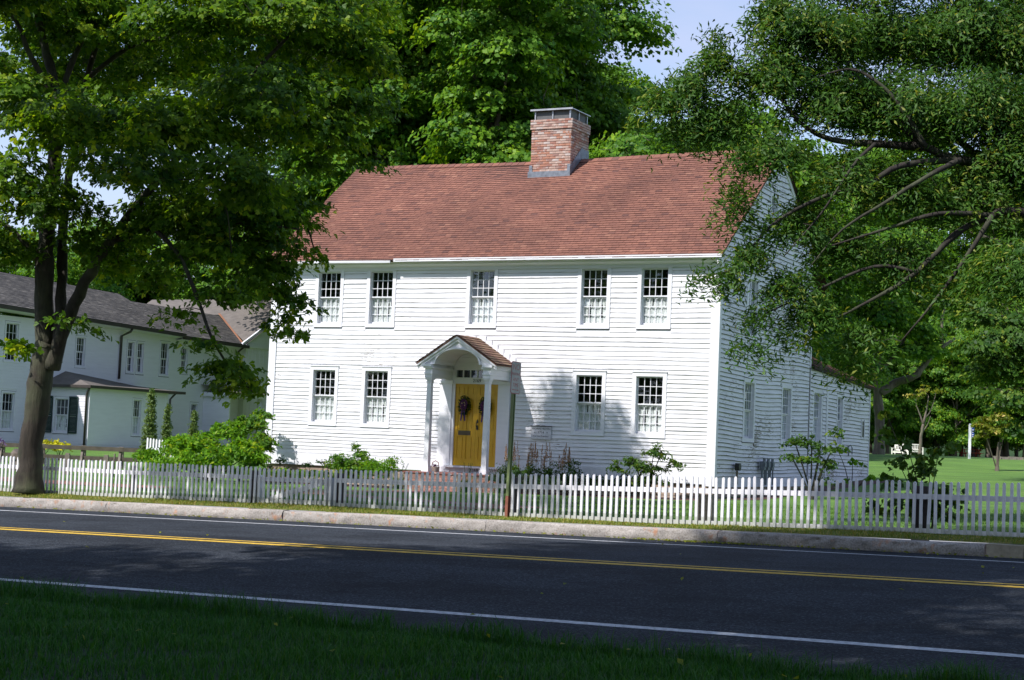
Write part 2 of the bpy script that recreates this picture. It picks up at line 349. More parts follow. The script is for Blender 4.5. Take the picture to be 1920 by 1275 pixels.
# ------------------------------------------------------------ ground heights; road coordinates u (to the right), v (away)
EU = np.array([.858, -.5136]); EV = np.array([.5136, .858])
ROADA = math.atan2(-.5136, .858)
def uv(x, y): return x*EU[0]+y*EU[1], x*EV[0]+y*EV[1]
def xy(u, v): return u*EU[0]+v*EV[0], u*EU[1]+v*EV[1]
VT = [-60, 0, 8.0, 10.9, 11.0, 12.1, 16.3, 20.6, 21.4]
ZT = [-1.4, -1.46, -1.50, -1.55, -1.615, -1.597, -1.353, -1.343, -1.322]
ST = [.0225, .0225, .0225, .0225, .0240, .0240, .0215, .0200, .0188]
def zroad(u, v):
    uc = np.clip(u, -60, 30)
    return np.interp(v, VT, ZT) + np.interp(v, VT, ST)*(uc+13.3)
def zkerb(u): return -1.155 + .0184*(np.clip(u, -60, 30)+13.3)
FU = [-60, -24.21, -21.48, -17.1, -13.34, -10.86, -8.3, -7.53, -5.65, 30]
FB = [-1.7, -1.312, -1.273, -1.178, -1.146, -1.105, -1.026, -1.007, -.974, -.5]
FT = [-1.0, -.625, -.617, -.563, -.469, -.383, -.318, -.296, -.248, .35]
def zf(u): return np.interp(u, FU, FB)
cp = []
for u in (-60, -45, -32, -27, -23, -19, -15.5, -12, -9, -6.5, -3, 3, 15, 30): cp.append((*xy(u, 22.5), float(zf(u))))
cp += [(5.2, 41.3, -1.2), (-1, 44.6, -1.3), (-7, 47.5, -1.36), (0, 36, -1.24), (8.3, 48, -.93), (11.6, 54.3, -.68), (10, 34, -.92), (13, 34, -.86), (16, 54, -.6),
       (21.8, 75, -.36), (26, 95, .2), (21, 80, -.15), (28, 130, .37), (45, 130, .5), (40, 75, -.1), (33, 145, .3), (50, 45, -.3),
       (-20, 66, -.86), (-15, 50, -1.17), (-12, 40, -1.27), (-16, 80, -.86), (-28, 50, -1.1), (-30, 70, -.9), (0, 70, -.7), (5, 85, -.3), (0, 120, 0), (-30, 120, -.5), (-60, 90, -.8), (70, 90, .3), (0, 200, .2), (60, 200, .5), (-60, 200, -.3)]
cp = np.array(cp)
def _k(A, B): r = np.sqrt(((A[:, None, :2]-B[None, :, :2])**2).sum(-1)); return r
_A = np.block([[_k(cp, cp)+np.eye(len(cp))*-.4, np.c_[np.ones(len(cp)), cp[:, :2]]], [np.c_[np.ones(len(cp)), cp[:, :2]].T, np.zeros((3, 3))]])
_w = np.linalg.solve(_A, np.r_[cp[:, 2], 0, 0, 0])
def zyard(x, y):
    x = np.atleast_1d(np.asarray(x, float)); y = np.atleast_1d(np.asarray(y, float))
    xc = np.clip(x, -70, 75); yc = np.clip(y, 0, 200); Q = np.c_[xc.ravel(), yc.ravel()]
    z = _k(Q, cp) @ _w[:len(cp)] + _w[-3] + Q @ _w[-2:]
    return z.reshape(x.shape)
def gz(x, y):
    """ground height anywhere"""
    x = np.atleast_1d(np.asarray(x, float)); y = np.atleast_1d(np.asarray(y, float)); u, v = uv(x, y)
    a = zroad(u, v); b = zkerb(u) + (zf(u)-zkerb(u))*np.clip((v-21.55)/.95, 0, 1); c = zyard(x, y)
    t = np.clip((v-22.5)/2.0, 0, 1)
    return np.where(v < 21.4, a, np.where(v < 22.5, b, zf(u)*(1-t)+c*t))
def G(x, y): return float(gz(x, y)[0])

def sheet(name, us, vs, zfun, mat, dz=0):
    U, Vv = np.meshgrid(us, vs); X, Y = xy(U, Vv); Z = zfun(X, Y)+dz
    V = np.c_[X.ravel(), Y.ravel(), Z.ravel()]; nu, nv = len(us), len(vs)
    i = np.arange(nu-1)[None, :] + nu*np.arange(nv-1)[:, None]; i = i.ravel()
    F = np.c_[i, i+1, i+1+nu, i+nu]
    return struct(obj(name, np_mesh(name, V, F, mat, smooth=True)))
def gridu(a, b, s): return np.arange(a, b+s*.5, s)
near_us = np.unique(np.r_[-400, -200, -100, gridu(-60, 30, 1.0), 60, 150, 400])
roadz = lambda x, y: zroad(*uv(x, y))
def road_under(x, y):
    u, v = uv(x, y); return zroad(u, np.maximum(v, 11.0)) - .01*np.clip(11.0-v, 0, 3)
def vmap(u, v):
    """the near grass edge drifts away from the edge line towards the right"""
    s_ = np.clip(1-.036*(np.asarray(u)+13.5), .62, 1.04); return np.where(v > 8, 8+(v-8)*s_, v)
sheet('road', near_us, [8.6, 9.4, 10.2, 11.0, 12.1, 14, 16.3, 18.5, 20.6, 21.45], road_under, M['asphalt'])
vs_ = np.r_[-300, -60, gridu(-4, 8, 2), 8.5, 9.5, 10.4, 10.9, 11.0]; Ug, Vg = np.meshgrid(near_us, vs_); Vm = vmap(Ug, Vg); Xg, Yg = xy(Ug, Vm); Zg = zroad(Ug, np.minimum(Vg, 10.9))
Zg[-1] -= .16; nu_ = len(near_us); ii = (np.arange(nu_-1)[None, :]+nu_*np.arange(len(vs_)-1)[:, None]).ravel()
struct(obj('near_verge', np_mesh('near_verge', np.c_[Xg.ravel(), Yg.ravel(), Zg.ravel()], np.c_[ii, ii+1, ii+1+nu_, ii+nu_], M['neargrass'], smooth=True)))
sheet('verge', near_us, [21.55, 21.8, 22.1, 22.5], gz, M['verge'])
sheet('lawn', np.unique(np.r_[-400, -200, -130, gridu(-90, 90, 1.5), 130, 200, 400]), np.unique(np.r_[22.5, 22.9, 23.5, 24.5, gridu(26, 110, 1.5), 120, 140, 170, 220, 400, 900]), gz, M['lawn'])
def stripe(name, v0, w, mat):
    us = gridu(-60, 30, 1.5); o = sheet(name, us, [v0-w/2, v0+w/2], roadz, mat, .004); return o
stripe('edge_line', 12.1, .15, M['lane_white'])
stripe('edge_line', 20.6, .10, M['lane_white'])
stripe('centre_line', 16.19, .12, M['lane_yellow'])
stripe('centre_line', 16.45, .12, M['lane_yellow'])

# kerb: rough granite stones, a concrete drain inlet at the right
kerb = struct(obj('kerb', None))
joints = [-44, -40.2, -36.4, -32.5, -28.6, -24.7, -20.8, -16.95, -13.12, -9.38, -5.72]
for a, b in zip(joints[:-1], joints[1:]):
    a += .006; b -= .006; nu = 64; us = np.linspace(a, b, nu)
    prof = [(21.40, -.06), (21.375, .02), (21.37, .07), (21.38, .11), (21.385, .14), (21.40, .158), (21.48, .163), (21.56, .163), (21.58, -.06)]
    V = []
    for i, u in enumerate(us):
        zb = float(zroad(u, 21.4)); zt = float(zkerb(u))
        for j, (v, h) in enumerate(prof):
            hh = zb + h*(zt-zb)/.165 if h > 0 else zb+h
            jv = RG.normal(0, .011) if 0 < j < 5 else (RG.normal(0, .003) if j == 5 else 0)
            jz = RG.normal(0, .005) if 3 < j < 6 else 0
            x, y = xy(u, v+jv); V.append((x, y, hh+jz+.006*math.sin(u*1.7+a)))
    n = len(prof); F = [(i*n+j, i*n+j+1, (i+1)*n+j+1, (i+1)*n+j) for i in range(nu-1) for j in range(n-1)]
    me = np_mesh('kerb_stone', V, F, M['granite']); o = obj('kerb_stone', me, kerb)
mb = MB(); T = Matrix.Translation((*xy(-5.70, 21.40), float(zroad(-5.7, 21.4)))) @ Matrix.Rotation(ROADA, 4, 'Z')
for (x0, x1, z0, z1) in ((0, .46, -.05, .165), (.46, 1.35, .13, .165), (1.35, 1.8, -.05, .165)): mb.box(x0, x1, -.03, .5, z0, z1, T)
mb.mat(M['concrete']); o = mb.build('drain_inlet', M['concrete'], kerb)
mb = MB(); mb.box(.46, 1.35, .05, .48, -.05, .13, T); mb.build('drain_opening', M['black'], kerb)
mb = MB()
for (v, w) in ((-3.9, 3.8),): pass

# wooded rise that closes the view behind the forest edge
hx = np.linspace(-420, 420, 120); hy = np.array([215, 235, 260, 300, 380]); hz = np.array([-1, 9, 14, 17, 20]); V = []
for k, y in enumerate(hy):
    for x in hx: V.append((x, y+RG.normal(0, 3), hz[k]*(1+.12*math.sin(x*.05+k))+RG.normal(0, .8)*(k > 0)))
F = [(k*120+i, k*120+i+1, (k+1)*120+i+1, (k+1)*120+i) for k in range(4) for i in range(119)]
M['hill'] = make_lawn('wooded_rise', (.010, .028, .006), (.02, .055, .01), (.035, .08, .015), 1.5)
struct(obj('wooded_hill', np_mesh('wooded_hill', V, F, M['hill'])))
# ============================================================ THE WHITE HOUSE (local: x along the front, y into the house, z up)
HA = -.4754
HP = (5.1328, 41.6714, -.0834)
HM = Matrix.Translation(HP) @ Matrix.Rotation(HA, 4, 'Z')
house = root('clapboard_house', 'big old white clapboard house with brown-red shingle roof, brick chimney and yellow door', 'house', HP, HA)
W = 13.5; D = 7.68; EL = 14.15
GW, GH = .729, 1.45
front_win = [(-11.954, 3.225), (-10.251, 3.225), (-7.093, 3.225), (-3.803, 3.225), (-2.118, 3.225), (-11.991, .467), (-10.273, .467), (-3.840, .467), (-2.162, .467)]
side_win = [(2.08, 3.17), (5.25, 3.17), (2.05, .467), (5.20, .467), (8.12, .467)]
CAS = .105
def holes(lst, w=GW, h=GH, c=CAS): return [(x-c, x+w+c, z-c-.02, z+h+c) for x, z in lst]
def clap_rows(z0, z1, e0, e1):
    out = [z0]
    while out[-1] < z1-.02: t = (out[-1]-z0)/(z1-z0); out.append(min(z1, out[-1]+e0+(e1-e0)*t))
    return out
def segs(a, b, z0, z1, hs):
    iv = [(a, b)]
    for (h0, h1, k0, k1) in hs:
        if z0+.03 < k1 and z1-.03 > k0:
            nv = []
            for p, q in iv:
                if h1 <= p or h0 >= q: nv.append((p, q))
                else:
                    if h0-p > .02: nv.append((p, h0))
                    if q-h1 > .02: nv.append((h1, q))
            iv = nv
    return iv
clap_n = [0]
def clapboard(parent, x0f, x1f, z0, z1, hs, mat, wob, sag=None, jit=.004, proud=.0175, edge=None):
    """one course of clapboard, each piece between two windows its own board; local wall frame: outward is -y"""
    for a, b in segs(x0f, x1f, z0, z1, hs):
        mb = MB(); mb.mat(mat)
        n = max(1, int((b-a)/.55)); jj = random.uniform(-jit, jit); pr = proud+random.uniform(-.003, .007); tilt = random.uniform(-.003, .003)
        for i in range(n+1):
            x = a+.0015+(b-a-.003)*i/n; dz = wob(x)+jj+random.uniform(-.0015, .0015)+tilt*(x-a)*.5
            s_ = sag(x, z0) if sag else 0; s2 = sag(x, z1) if sag else 0; o_ = pr+random.uniform(-.0015, .0025); eh = .010+random.uniform(-.003, .008)
            zb = z0+s_+dz; mb.v += [(x, -.004, z1+s2+.014), (x, -o_+.002, zb+eh), (x, -o_, zb), (x, -.002, zb)]; mb.t += [0]*4
        for i in range(n):
            k = i*4; mb.cur = 0; mb.f += [(k, k+4, k+5, k+1)]; mb.mi += [0]
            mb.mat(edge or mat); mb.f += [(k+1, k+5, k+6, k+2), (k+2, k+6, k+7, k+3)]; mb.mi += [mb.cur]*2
        mb.f += [(0, 1, 2, 3), (n*4, n*4+3, n*4+2, n*4+1)]; mb.mi += [0, 0]
        mb.build('clapboard', None, parent, recalc=False); clap_n[0] += 1
def sheathing(name, parent, x0, x1, z0, z1, hs, mat, loc=(0, 0, 0), rot=(0, 0, 0)):
    xs = sorted(set([x0, x1]+[v for h in hs for v in h[:2] if x0 < v < x1])); zs = sorted(set([z0, z1]+[v for h in hs for v in h[2:] if z0 < v < z1]))
    mb = MB()
    for a, b in zip(xs[:-1], xs[1:]):
        for c, d in zip(zs[:-1], zs[1:]):
            mx_, mz_ = (a+b)/2, (c+d)/2
            if any(h[0] < mx_ < h[1] and h[2] < mz_ < h[3] for h in hs): continue
            mb.poly([(a, 0, c), (b, 0, c), (b, 0, d), (a, 0, d)])
    return mb.build(name, mat, parent, loc, rot, recalc=False)

pane_me = {}
def pane_mesh(w, h, key):
    if key not in pane_me:
        mb = MB(); mb.box(-w/2, w/2, -.002, .002, -h/2, h/2); pane_me[key] = mb.mesh('pane', M['glass'])
    return pane_me[key]
curt = {}
def curtain_mesh(w, h, k):
    key = (round(w, 2), round(h, 2), k)
    if key in curt: return curt[key]
    rr = np.random.default_rng(50+k); nx, nz_ = 42, 10; V = []
    gaps = rr.random(4) < .3
    for j in range(nz_+1):
        for i in range(nx+1):
            t = i/nx; zz = j/nz_
            pinch = 1-.10*math.sin(math.pi*zz)*abs(math.sin(2*math.pi*t))
            x = w*(t-.5)*.98 + .012*math.sin(zz*5+i)
            y = .010*math.sin(t*2*math.pi*9+k+zz*.8)+.007*math.sin(t*2*math.pi*4.2+k*2)
            V.append((x, y, zz*h*pinch - .02*abs(math.sin(t*2*math.pi*2))*(1-zz)))
    F = [(j*(nx+1)+i, j*(nx+1)+i+1, (j+1)*(nx+1)+i+1, (j+1)*(nx+1)+i) for j in range(nz_) for i in range(nx) if not (j > 6 and abs((i % 10)-5) < 1) and not (abs((i % 21)-10) < 2 and 2 < j < 8 and k % 2)]
    curt[key] = np_mesh('curtain', V, F, M['curtain'], smooth=True); return curt[key]
def window(parent, loc, rz=0, w=GW, h=GH, cols=4, rows=3, cas=CAS, trim='trim', sashes=2, head=None, curtains=True, panes=True, proud=.036, k=0, hung=True, ear=True):
    proud = min(proud, .030)
    tm = M[trim]; mb = MB(); mb.mat(tm)
    hd = cas if head is None else head
    mb.box(-cas, 0, -proud, .05, -cas, h+hd); mb.box(w, w+cas, -proud, .05, -cas, h+hd)          # casings
    mb.box(-.0, w, -proud, .05, h+.0, h+hd)
    mb.box(-cas, w+cas, -proud-.006, .06, -cas-.0, -cas+.02); mb.box(0, w, -proud+.004, .05, -cas+.02, 0)   # sill and apron
    if ear: mb.box(-cas-.015, w+cas+.015, -proud-.018, -.0, h+hd, h+hd+.022)
    mb.box(-.012, 0, .05, .16, 0, h); mb.box(w, w+.012, .05, .16, 0, h)                           # jambs
    wo = mb.build('window', None, parent, loc, (0, 0, rz))
    sh = h/sashes
    for s in range(sashes):
        y = .085 if s == 0 and sashes == 2 else .045
        z0 = s*sh; st = .036; sm = MB(); sm.mat(tm)
        sm.box(0, st, y, y+.032, z0, z0+sh); sm.box(w-st, w, y, y+.032, z0, z0+sh)
        sm.box(st, w-st, y, y+.032, z0, z0+(.05 if s == 0 else .03)); sm.box(st, w-st, y, y+.032, z0+sh-.034, z0+sh)
        iw = w-2*st; zb = z0+(.05 if s == 0 else .03); ih = sh-.034-(zb-z0); pw, ph = iw/cols, ih/rows; mt = .0082
        for c in range(1, cols): sm.box(st+c*pw-mt, st+c*pw+mt, y+.004, y+.026, zb, zb+ih)
        for r_ in range(1, rows):
            for c in range(cols): sm.box(st+c*pw+(mt if c else 0), st+(c+1)*pw-(mt if c < cols-1 else 0), y+.005, y+.025, zb+r_*ph-mt, zb+r_*ph+mt)
        so = sm.build('sash', None, wo)
        if panes:
            pm = pane_mesh(pw-2*mt+.004, ph-2*mt+.004, (round(pw, 3), round(ph, 3)))
            for c in range(cols):
                for r_ in range(rows):
                    p = obj('pane', pm, wo, (st+(c+.5)*pw, y+.017, zb+(r_+.5)*ph), (random.gauss(0, .010), 0, random.gauss(0, .014)))
        else:
            gm = MB(); gm.box(st, w-st, y+.014, y+.018, zb, zb+ih); gm.build('pane', M['glass'], wo)
        if curtains and s == 0: obj('curtain', curtain_mesh(w, sh*(1.06 if k % 3 else .98), k % 5), wo, (w/2, .140, z0+.0))
    return wo

# --- front wall
wall = obj('front_wall', None, house)
FH = holes(front_win); doorhole = [(-7.88, -5.74, -.76, 2.12)]
sheathing('sheathing', wall, -W, 0, -.62, 4.86, FH+[(-7.42, -6.12, -.6, 2.0)], M['trim'])
ph1, ph2 = 1.3, 4.1
wobF = lambda zz: (lambda x: .010*math.sin(x*.55+zz*1.3+ph1)+.006*math.sin(x*1.9+zz*2.1))
rows = clap_rows(-.42, 4.70, .0945, .138)
for z0, z1 in zip(rows[:-1], rows[1:]):
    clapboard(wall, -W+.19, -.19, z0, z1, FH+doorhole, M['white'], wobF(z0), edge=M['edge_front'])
mb = MB(); mb.mat(M['trim'])
mb.box(-.20, .035, -.038, 0, -.78, 4.80)
mb.build('corner_board', None, wall)
mb = MB(); mb.mat(M['trim']); mb.box(-W-.035, -W+.20, -.038, 0, -.78, 4.80); mb.build('corner_board', None, wall)
mb = MB(); mb.mat(M['trim']); mb.hexa([(-W+.2, -.03, -.76), (-7.88, -.03, -.74), (-7.88, 0, -.74), (-W+.2, 0, -.76), (-W+.2, -.03, -.42), (-7.88, -.03, -.42), (-7.88, 0, -.42), (-W+.2, 0, -.42)])
mb.hexa([(-5.74, -.03, -.74), (-.2, -.03, -.74), (-.2, 0, -.74), (-5.74, 0, -.74), (-5.74, -.03, -.42), (-.2, -.03, -.42), (-.2, 0, -.42), (-5.74, 0, -.42)]); mb.build('skirt_board', None, wall)
for i, (x, z) in enumerate(front_win):
    up = z > 2
    window(house, (x, 0, z), 0, head=(.03 if up else CAS), ear=not up, k=i)
mb = MB(); mb.poly([(-W+.1, 1.1, -.6), (-.1, 1.1, -.6), (-.1, 1.1, 4.8), (-W+.1, 1.1, 4.8)]); mb.poly([(-1.1, .1, -.6), (-1.1, EL-.2, -.6), (-1.1, EL-.2, 2.2), (-1.1, .1, 2.2)]); mb.poly([(-1.1, .1, 2.4), (-1.1, D-.1, 2.4), (-1.1, D-.1, 5.1), (-1.1, 4.3, 7.6), (-1.1, .2, 5.0)])
mb.poly([(-W+.05, .05, 2.35), (-.05, .05, 2.35), (-.05, D-.1, 2.35), (-W+.05, D-.1, 2.35)])
mb.build('dark_backing_sheet', M['darkroom'], house, recalc=False)  # added dark sheets behind the windows so the rooms look unlit
# --- foundation
mb = MB(); mb.mat(M['stone'])
for zz in range(3):
    x = -W+.03
    while x < 0-.05:
        w_ = random.uniform(.35, .9); x2 = min(x+w_, -.0); mb.box(x, x2-.012, .02+random.uniform(0, .03), .3, -1.65+zz*.3, -1.36+zz*.3); x = x2
    y = .0
    while y < EL:
        w_ = random.uniform(.35, .9); y2 = min(y+w_, EL); mb.box(-.3, -.02-random.uniform(0, .03), y, y2-.012, -1.65+zz*.3, -1.36+zz*.3); y = y2
mb.build('foundation', None, house)

# --- cornice, eave board broken at the left
co = obj('cornice', None, house)
prof = [(0, 4.70), (-.05, 4.70), (-.05, 4.78), (-.10, 4.80), (-.17, 4.84), (-.19, 4.90), (-.26, 4.91), (-.30, 4.93), (-.30, 4.97), (0, 5.1)]
mb = MB(); mb.mat(M['trim']); mb.prism(prof, -W-.06, .06); mb.build('crown_moulding', None, co)
mb = MB(); mb.mat(M['trim']); mb.box(-9.35, .13, -.335, -.305, 4.90, 4.985)
mb.hexa([(-W-.10, -.335, 4.90), (-9.45, -.345, 4.87), (-9.45, -.30, 4.87), (-W-.10, -.305, 4.90), (-W-.10, -.335, 4.965), (-9.45, -.355, 4.93), (-9.45, -.31, 4.94), (-W-.10, -.305, 4.97)])
mb.build('eave_board', None, co)
mb = MB(); mb.box(-11.9, -9.36, -.328, -.30, 4.93, 4.975); mb.build('rot_gap', M['black'], co)

# --- east side wall (turned so that its local x runs into the depth and its outward side faces +x)
swall = obj('side_wall', None, house, (0, 0, 0), (0, 0, math.pi/2))
SH = holes(side_win) + [(3.72-.08, 4.22+.08, 6.12, 7.10)] + [(10.48-.09, 11.03+.09, .44, 1.92+.09)]
RZ0, RS, RY = 4.985, .745, 4.35
roofz = lambda y: RZ0 + RS*(y+.25) if y < RY else RZ0 + RS*(RY+.25) - RS*(y-RY)
mb = MB()
sheathing('sheathing', swall, 0, D, -.62, 5.0, SH, M['trim_side'])
mb = MB(); mb.poly([(0, 0, 5.0), (3.6, 0, 5.0), (3.6, 0, roofz(3.6)-.1), (0, 0, roofz(0)-.14)]); mb.poly([(4.3, 0, 5.0), (D, 0, 5.0), (D, 0, roofz(D)-.1), (RY, 0, roofz(RY)-.1), (4.3, 0, roofz(4.3)-.1)])
mb.poly([(3.6, 0, 5.0), (4.3, 0, 5.0), (4.3, 0, 6.1), (3.6, 0, 6.1)]); mb.poly([(3.6, 0, 7.12), (4.3, 0, 7.12), (4.3, 0, roofz(4.3)-.1), (3.6, 0, roofz(3.6)-.1)])
mb.build('gable_sheathing', M['trim_side'], swall, recalc=False)
sagS = lambda x, z: -.075*math.exp(-((x-3.0)/2.6)**2)*math.exp(-((z-1.0)/2.6)**2)
wobS = lambda zz: (lambda x: .014*math.sin(x*.8+zz*1.1)+.009*math.sin(x*2.3+zz*1.9))
rows = clap_rows(-.52, 8.1, .104, .142)
for z0, z1 in zip(rows[:-1], rows[1:]):
    if z1 > 4.86:
        y0 = (z1-RZ0+.12)/RS-.25; y1 = 2*RY - ((z1-RZ0+.12)/RS-.25)
        y0 = max(.17, y0); y1 = min(D-.08, y1)
        if y1-y0 < .25: continue
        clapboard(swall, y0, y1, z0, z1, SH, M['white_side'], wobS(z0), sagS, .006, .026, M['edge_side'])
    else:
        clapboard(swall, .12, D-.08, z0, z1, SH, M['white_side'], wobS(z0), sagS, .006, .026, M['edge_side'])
mb = MB(); mb.mat(M['trim_side']); mb.box(.0, .115, -.034, 0, -.78, 4.90); mb.build('corner_board', None, swall)
mb = MB(); mb.mat(M['trim_side']); mb.box(D-.09, D+.0, -.045, 0, 2.62, 5.1); mb.build('corner_board', None, swall)
mb = MB(); mb.mat(M['trim_side']); mb.box(.115, EL-.02, -.028, 0, -.80, -.52); mb.build('skirt_board', None, swall)
for (ya, yb) in ((-.28, RY), (RY, D+.3)):
    mb = MB(); mb.mat(M['trim_side']); za, zb = roofz(ya), roofz(yb); mb.hexa([(ya, -.05, za-.22), (yb, -.05, zb-.22), (yb, 0, zb-.22), (ya, 0, za-.22), (ya, -.05, za-.03), (yb, -.05, zb-.03), (yb, 0, zb-.03), (ya, 0, za-.03)]); mb.build('rake_board', None, swall)
for i, (y, z) in enumerate(side_win): window(house, (0, y, z), math.pi/2, trim='trim_side', k=i+1, ear=False)
window(house, (0, 3.72, 6.18), math.pi/2, w=.50, h=.86, cols=3, rows=2, cas=.08, trim='trim_side', k=2, ear=False)
window(house, (.02, 10.48, .47), math.pi/2, w=.55, h=1.42, cols=2, rows=3, cas=.09, trim='trim_side', k=3, ear=False)
# back and west walls, plain sheets of the same boards
mb = MB(); mb.poly([(-W, D, -.6), (0, D, -.6), (0, D, 5.0), (-W, D, 5.0)]); mb.poly([(-W, 0, -.6), (-W, D, -.6), (-W, D, 5.0), (-W, RY, roofz(RY)-.1), (-W, 0, 5.0)]); mb.build('rear_wall', M['white_side'], house, recalc=False)

# --- ell behind
ewall = obj('ell_wall', None, house, (.02, 0, 0), (0, 0, math.pi/2))
etop = lambda y: 2.62-(y-D)*.045
mb = MB(); mb.mat(M['trim_side'])
sheathing('sheathing', ewall, D, EL, -.62, 2.30, [h for h in SH if h[0] > D-.2], M['trim_side'])
mb = MB(); mb.poly([(D, 0, 2.30), (EL, 0, 2.30), (EL, 0, etop(EL)), (D, 0, etop(D))]); mb.build('upper_sheathing', M['trim_side'], ewall, recalc=False)
rows = clap_rows(-.52, 2.60, .104, .125)
for z0, z1 in zip(rows[:-1], rows[1:]):
    yb = EL-.06 if z1 < etop(EL) else D+(2.62-z1)/.045
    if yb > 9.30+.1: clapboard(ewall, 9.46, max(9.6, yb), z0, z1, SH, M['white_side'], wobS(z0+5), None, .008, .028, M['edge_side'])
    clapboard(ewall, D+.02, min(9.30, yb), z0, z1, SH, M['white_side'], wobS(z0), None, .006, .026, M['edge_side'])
for (a, b) in ((9.31, 9.45), (EL-.06, EL+.01)):
    mb = MB(); mb.mat(M['trim_side']); mb.box(a, b, -.038, 0, -.78, etop(b)-.02); mb.build('corner_board', None, ewall)
mb = MB(); mb.poly([(-7, EL, -.6), (.02, EL, -.6), (.02, EL, 2.33), (-7, EL, 2.33)]); mb.build('ell_rear_wall', M['white_side'], house, recalc=False)
mb = MB(); mb.mat(M['black']); mb.box(13.24, 13.50, -.03, .0, .76, 1.24); mb.mat(M['trim_side']); mb.box(13.18, 13.24, -.045, 0, .70, 1.30); mb.box(13.50, 13.56, -.045, 0, .70, 1.30); mb.build('vent', None, ewall)

# --- roofs
def shingle_plane(name, parent, P0, ex, es, width, length, expo, tabw, mat, rake0=None, sag=None, thick=.015):
    """courses of shingle tabs over a roof plane. P0 eave corner, ex along the eave, es up the slope (unit vectors)"""
    P0, ex, es = np.array(P0, float), np.array(ex, float), np.array(es, float); nrm = np.cross(ex, es)
    V, F, Tn = [], [], []; nr = int(math.ceil(length/expo)); cnt = 0
    for r in range(nr):
        s0 = r*expo; s1 = min(length, s0+expo+.03); off = (r % 2)*tabw*.5 + random.uniform(-.04, .04); x = -off-tabw
        xa, xb = (rake0(s0) if rake0 else (0, width))
        cur_t = .5
        while x < xb:
            a = max(xa, x); b = min(xb, x+tabw-.006); x += tabw
            if b-a < .02: continue
            ds = random.gauss(0, .0035); th = thick+random.uniform(0, .004); sg = sag((a+b)/2, s0) if sag else 0
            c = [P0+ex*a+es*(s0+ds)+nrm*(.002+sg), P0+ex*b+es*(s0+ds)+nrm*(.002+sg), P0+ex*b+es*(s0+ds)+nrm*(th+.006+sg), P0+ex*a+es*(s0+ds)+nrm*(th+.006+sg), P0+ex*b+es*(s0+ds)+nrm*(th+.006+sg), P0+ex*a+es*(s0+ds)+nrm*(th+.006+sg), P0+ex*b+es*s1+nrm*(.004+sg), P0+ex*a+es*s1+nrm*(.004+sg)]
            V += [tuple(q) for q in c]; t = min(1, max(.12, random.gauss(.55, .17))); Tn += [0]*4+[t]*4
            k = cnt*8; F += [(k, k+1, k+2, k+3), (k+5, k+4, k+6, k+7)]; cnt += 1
    return stuff(obj(name, np_mesh(name, V, F, mat, Tn), parent))
roof = obj('roof', None, house)
cs = 1/math.hypot(1, RS); es = (0, cs, RS*cs); sl_len = (RY+.30)/cs
sagR = lambda x, s: -.07*math.exp(-((x-6.0)/3.2)**2)*(s/5.5)
mb = MB(); mb.mat(M['shingle_red'])
for sgn in (1, -1):
    e = (-.30 if sgn > 0 else RY*2+.30); z = RZ0+RS*(-.05)
    nseg = 24
    for i in range(nseg):
        xa, xb = -W-.12+(W+.24)*i/nseg, -W-.12+(W+.24)*(i+1)/nseg
        sa, sb = sagR(xa+W, 5.5), sagR(xb+W, 5.5); zr = roofz(RY)
        mb.poly([(xa, e, z), (xb, e, z), (xb, RY, zr+sb), (xa, RY, zr+sa)][::sgn])
        mb.poly([(xa, e, z-.05), (xb, e, z-.05), (xb, RY, zr+sb-.07), (xa, RY, zr+sa-.07)][::-sgn])
mb.tint = .4
for xx in (-W-.12, .12): mb.poly([(xx, -.30, RZ0-.037), (xx, RY, roofz(RY)), (xx, RY, roofz(RY)-.08), (xx, -.30, RZ0-.10)])
mb.poly([(-W-.12, -.30, RZ0-.037), (.12, -.30, RZ0-.037), (.12, -.30, RZ0-.09), (-W-.12, -.30, RZ0-.09)])
mb.build('roof_deck', None, roof, recalc=False)
shingle_plane('shingles', roof, (-W-.13, -.33, RZ0+RS*(-.08)+.004), (1, 0, 0), es, W+.26, sl_len+.02, .122, .19, M['shingle_red'], sag=sagR)
for i in range(64):
    x0 = -W-.13+i*.2155; t_ = random.random()*.7; mb = MB(); mb.mat(M['shingle_red']); mb.tint = .15+t_*.8; zr = roofz(RY)+sagR(x0+W, 5.5)+.012
    for s_ in (-1, 1): mb.poly([(x0, RY, zr+.02), (x0+.235, RY, zr+.032), (x0+.235, RY+s_*.15, zr-.085), (x0, RY+s_*.15, zr-.097)])
    mb.poly([(x0+.235, RY, zr+.032), (x0+.235, RY-.15, zr-.085), (x0+.235, RY-.15, zr-.10), (x0+.235, RY, zr+.015)])
    mb.build('ridge_cap', None, roof, recalc=False)
# ell roof (hip seen from the side)
E1, E2, A1 = (.14, D, 2.66), (.14, EL+.25, 2.35), (-2.0, D, 3.84)
mb = MB(); mb.mat(M['shingle_red']); mb.tint = .5; mb.poly([E1, E2, A1]); mb.poly([E2, (-7, EL+.25, 2.35), A1]); mb.mat(M['shingle_porch']); mb.tint = .05
mb.poly([(E1[0], E1[1], E1[2]-.06), (E2[0], E2[1], E2[2]-.06), (-.3, EL, 2.27), (-.3, D, 2.58)]); mb.poly([E1, E2, (E2[0], E2[1], E2[2]-.06), (E1[0], E1[1], E1[2]-.06)])  # underside and eave edge tinted dark, soffit shade put into the colour
mb.build('ell_roof_deck', None, roof, recalc=False)
ev1 = np.array(E2)-np.array(E1); L1 = np.linalg.norm(ev1); ev1 /= L1; up1 = np.array(A1)-np.array(E1); up1 -= ev1*(up1@ev1); H1 = np.linalg.norm(up1); up1 /= H1; off1 = (np.array(A1)-np.array(E1))@ev1
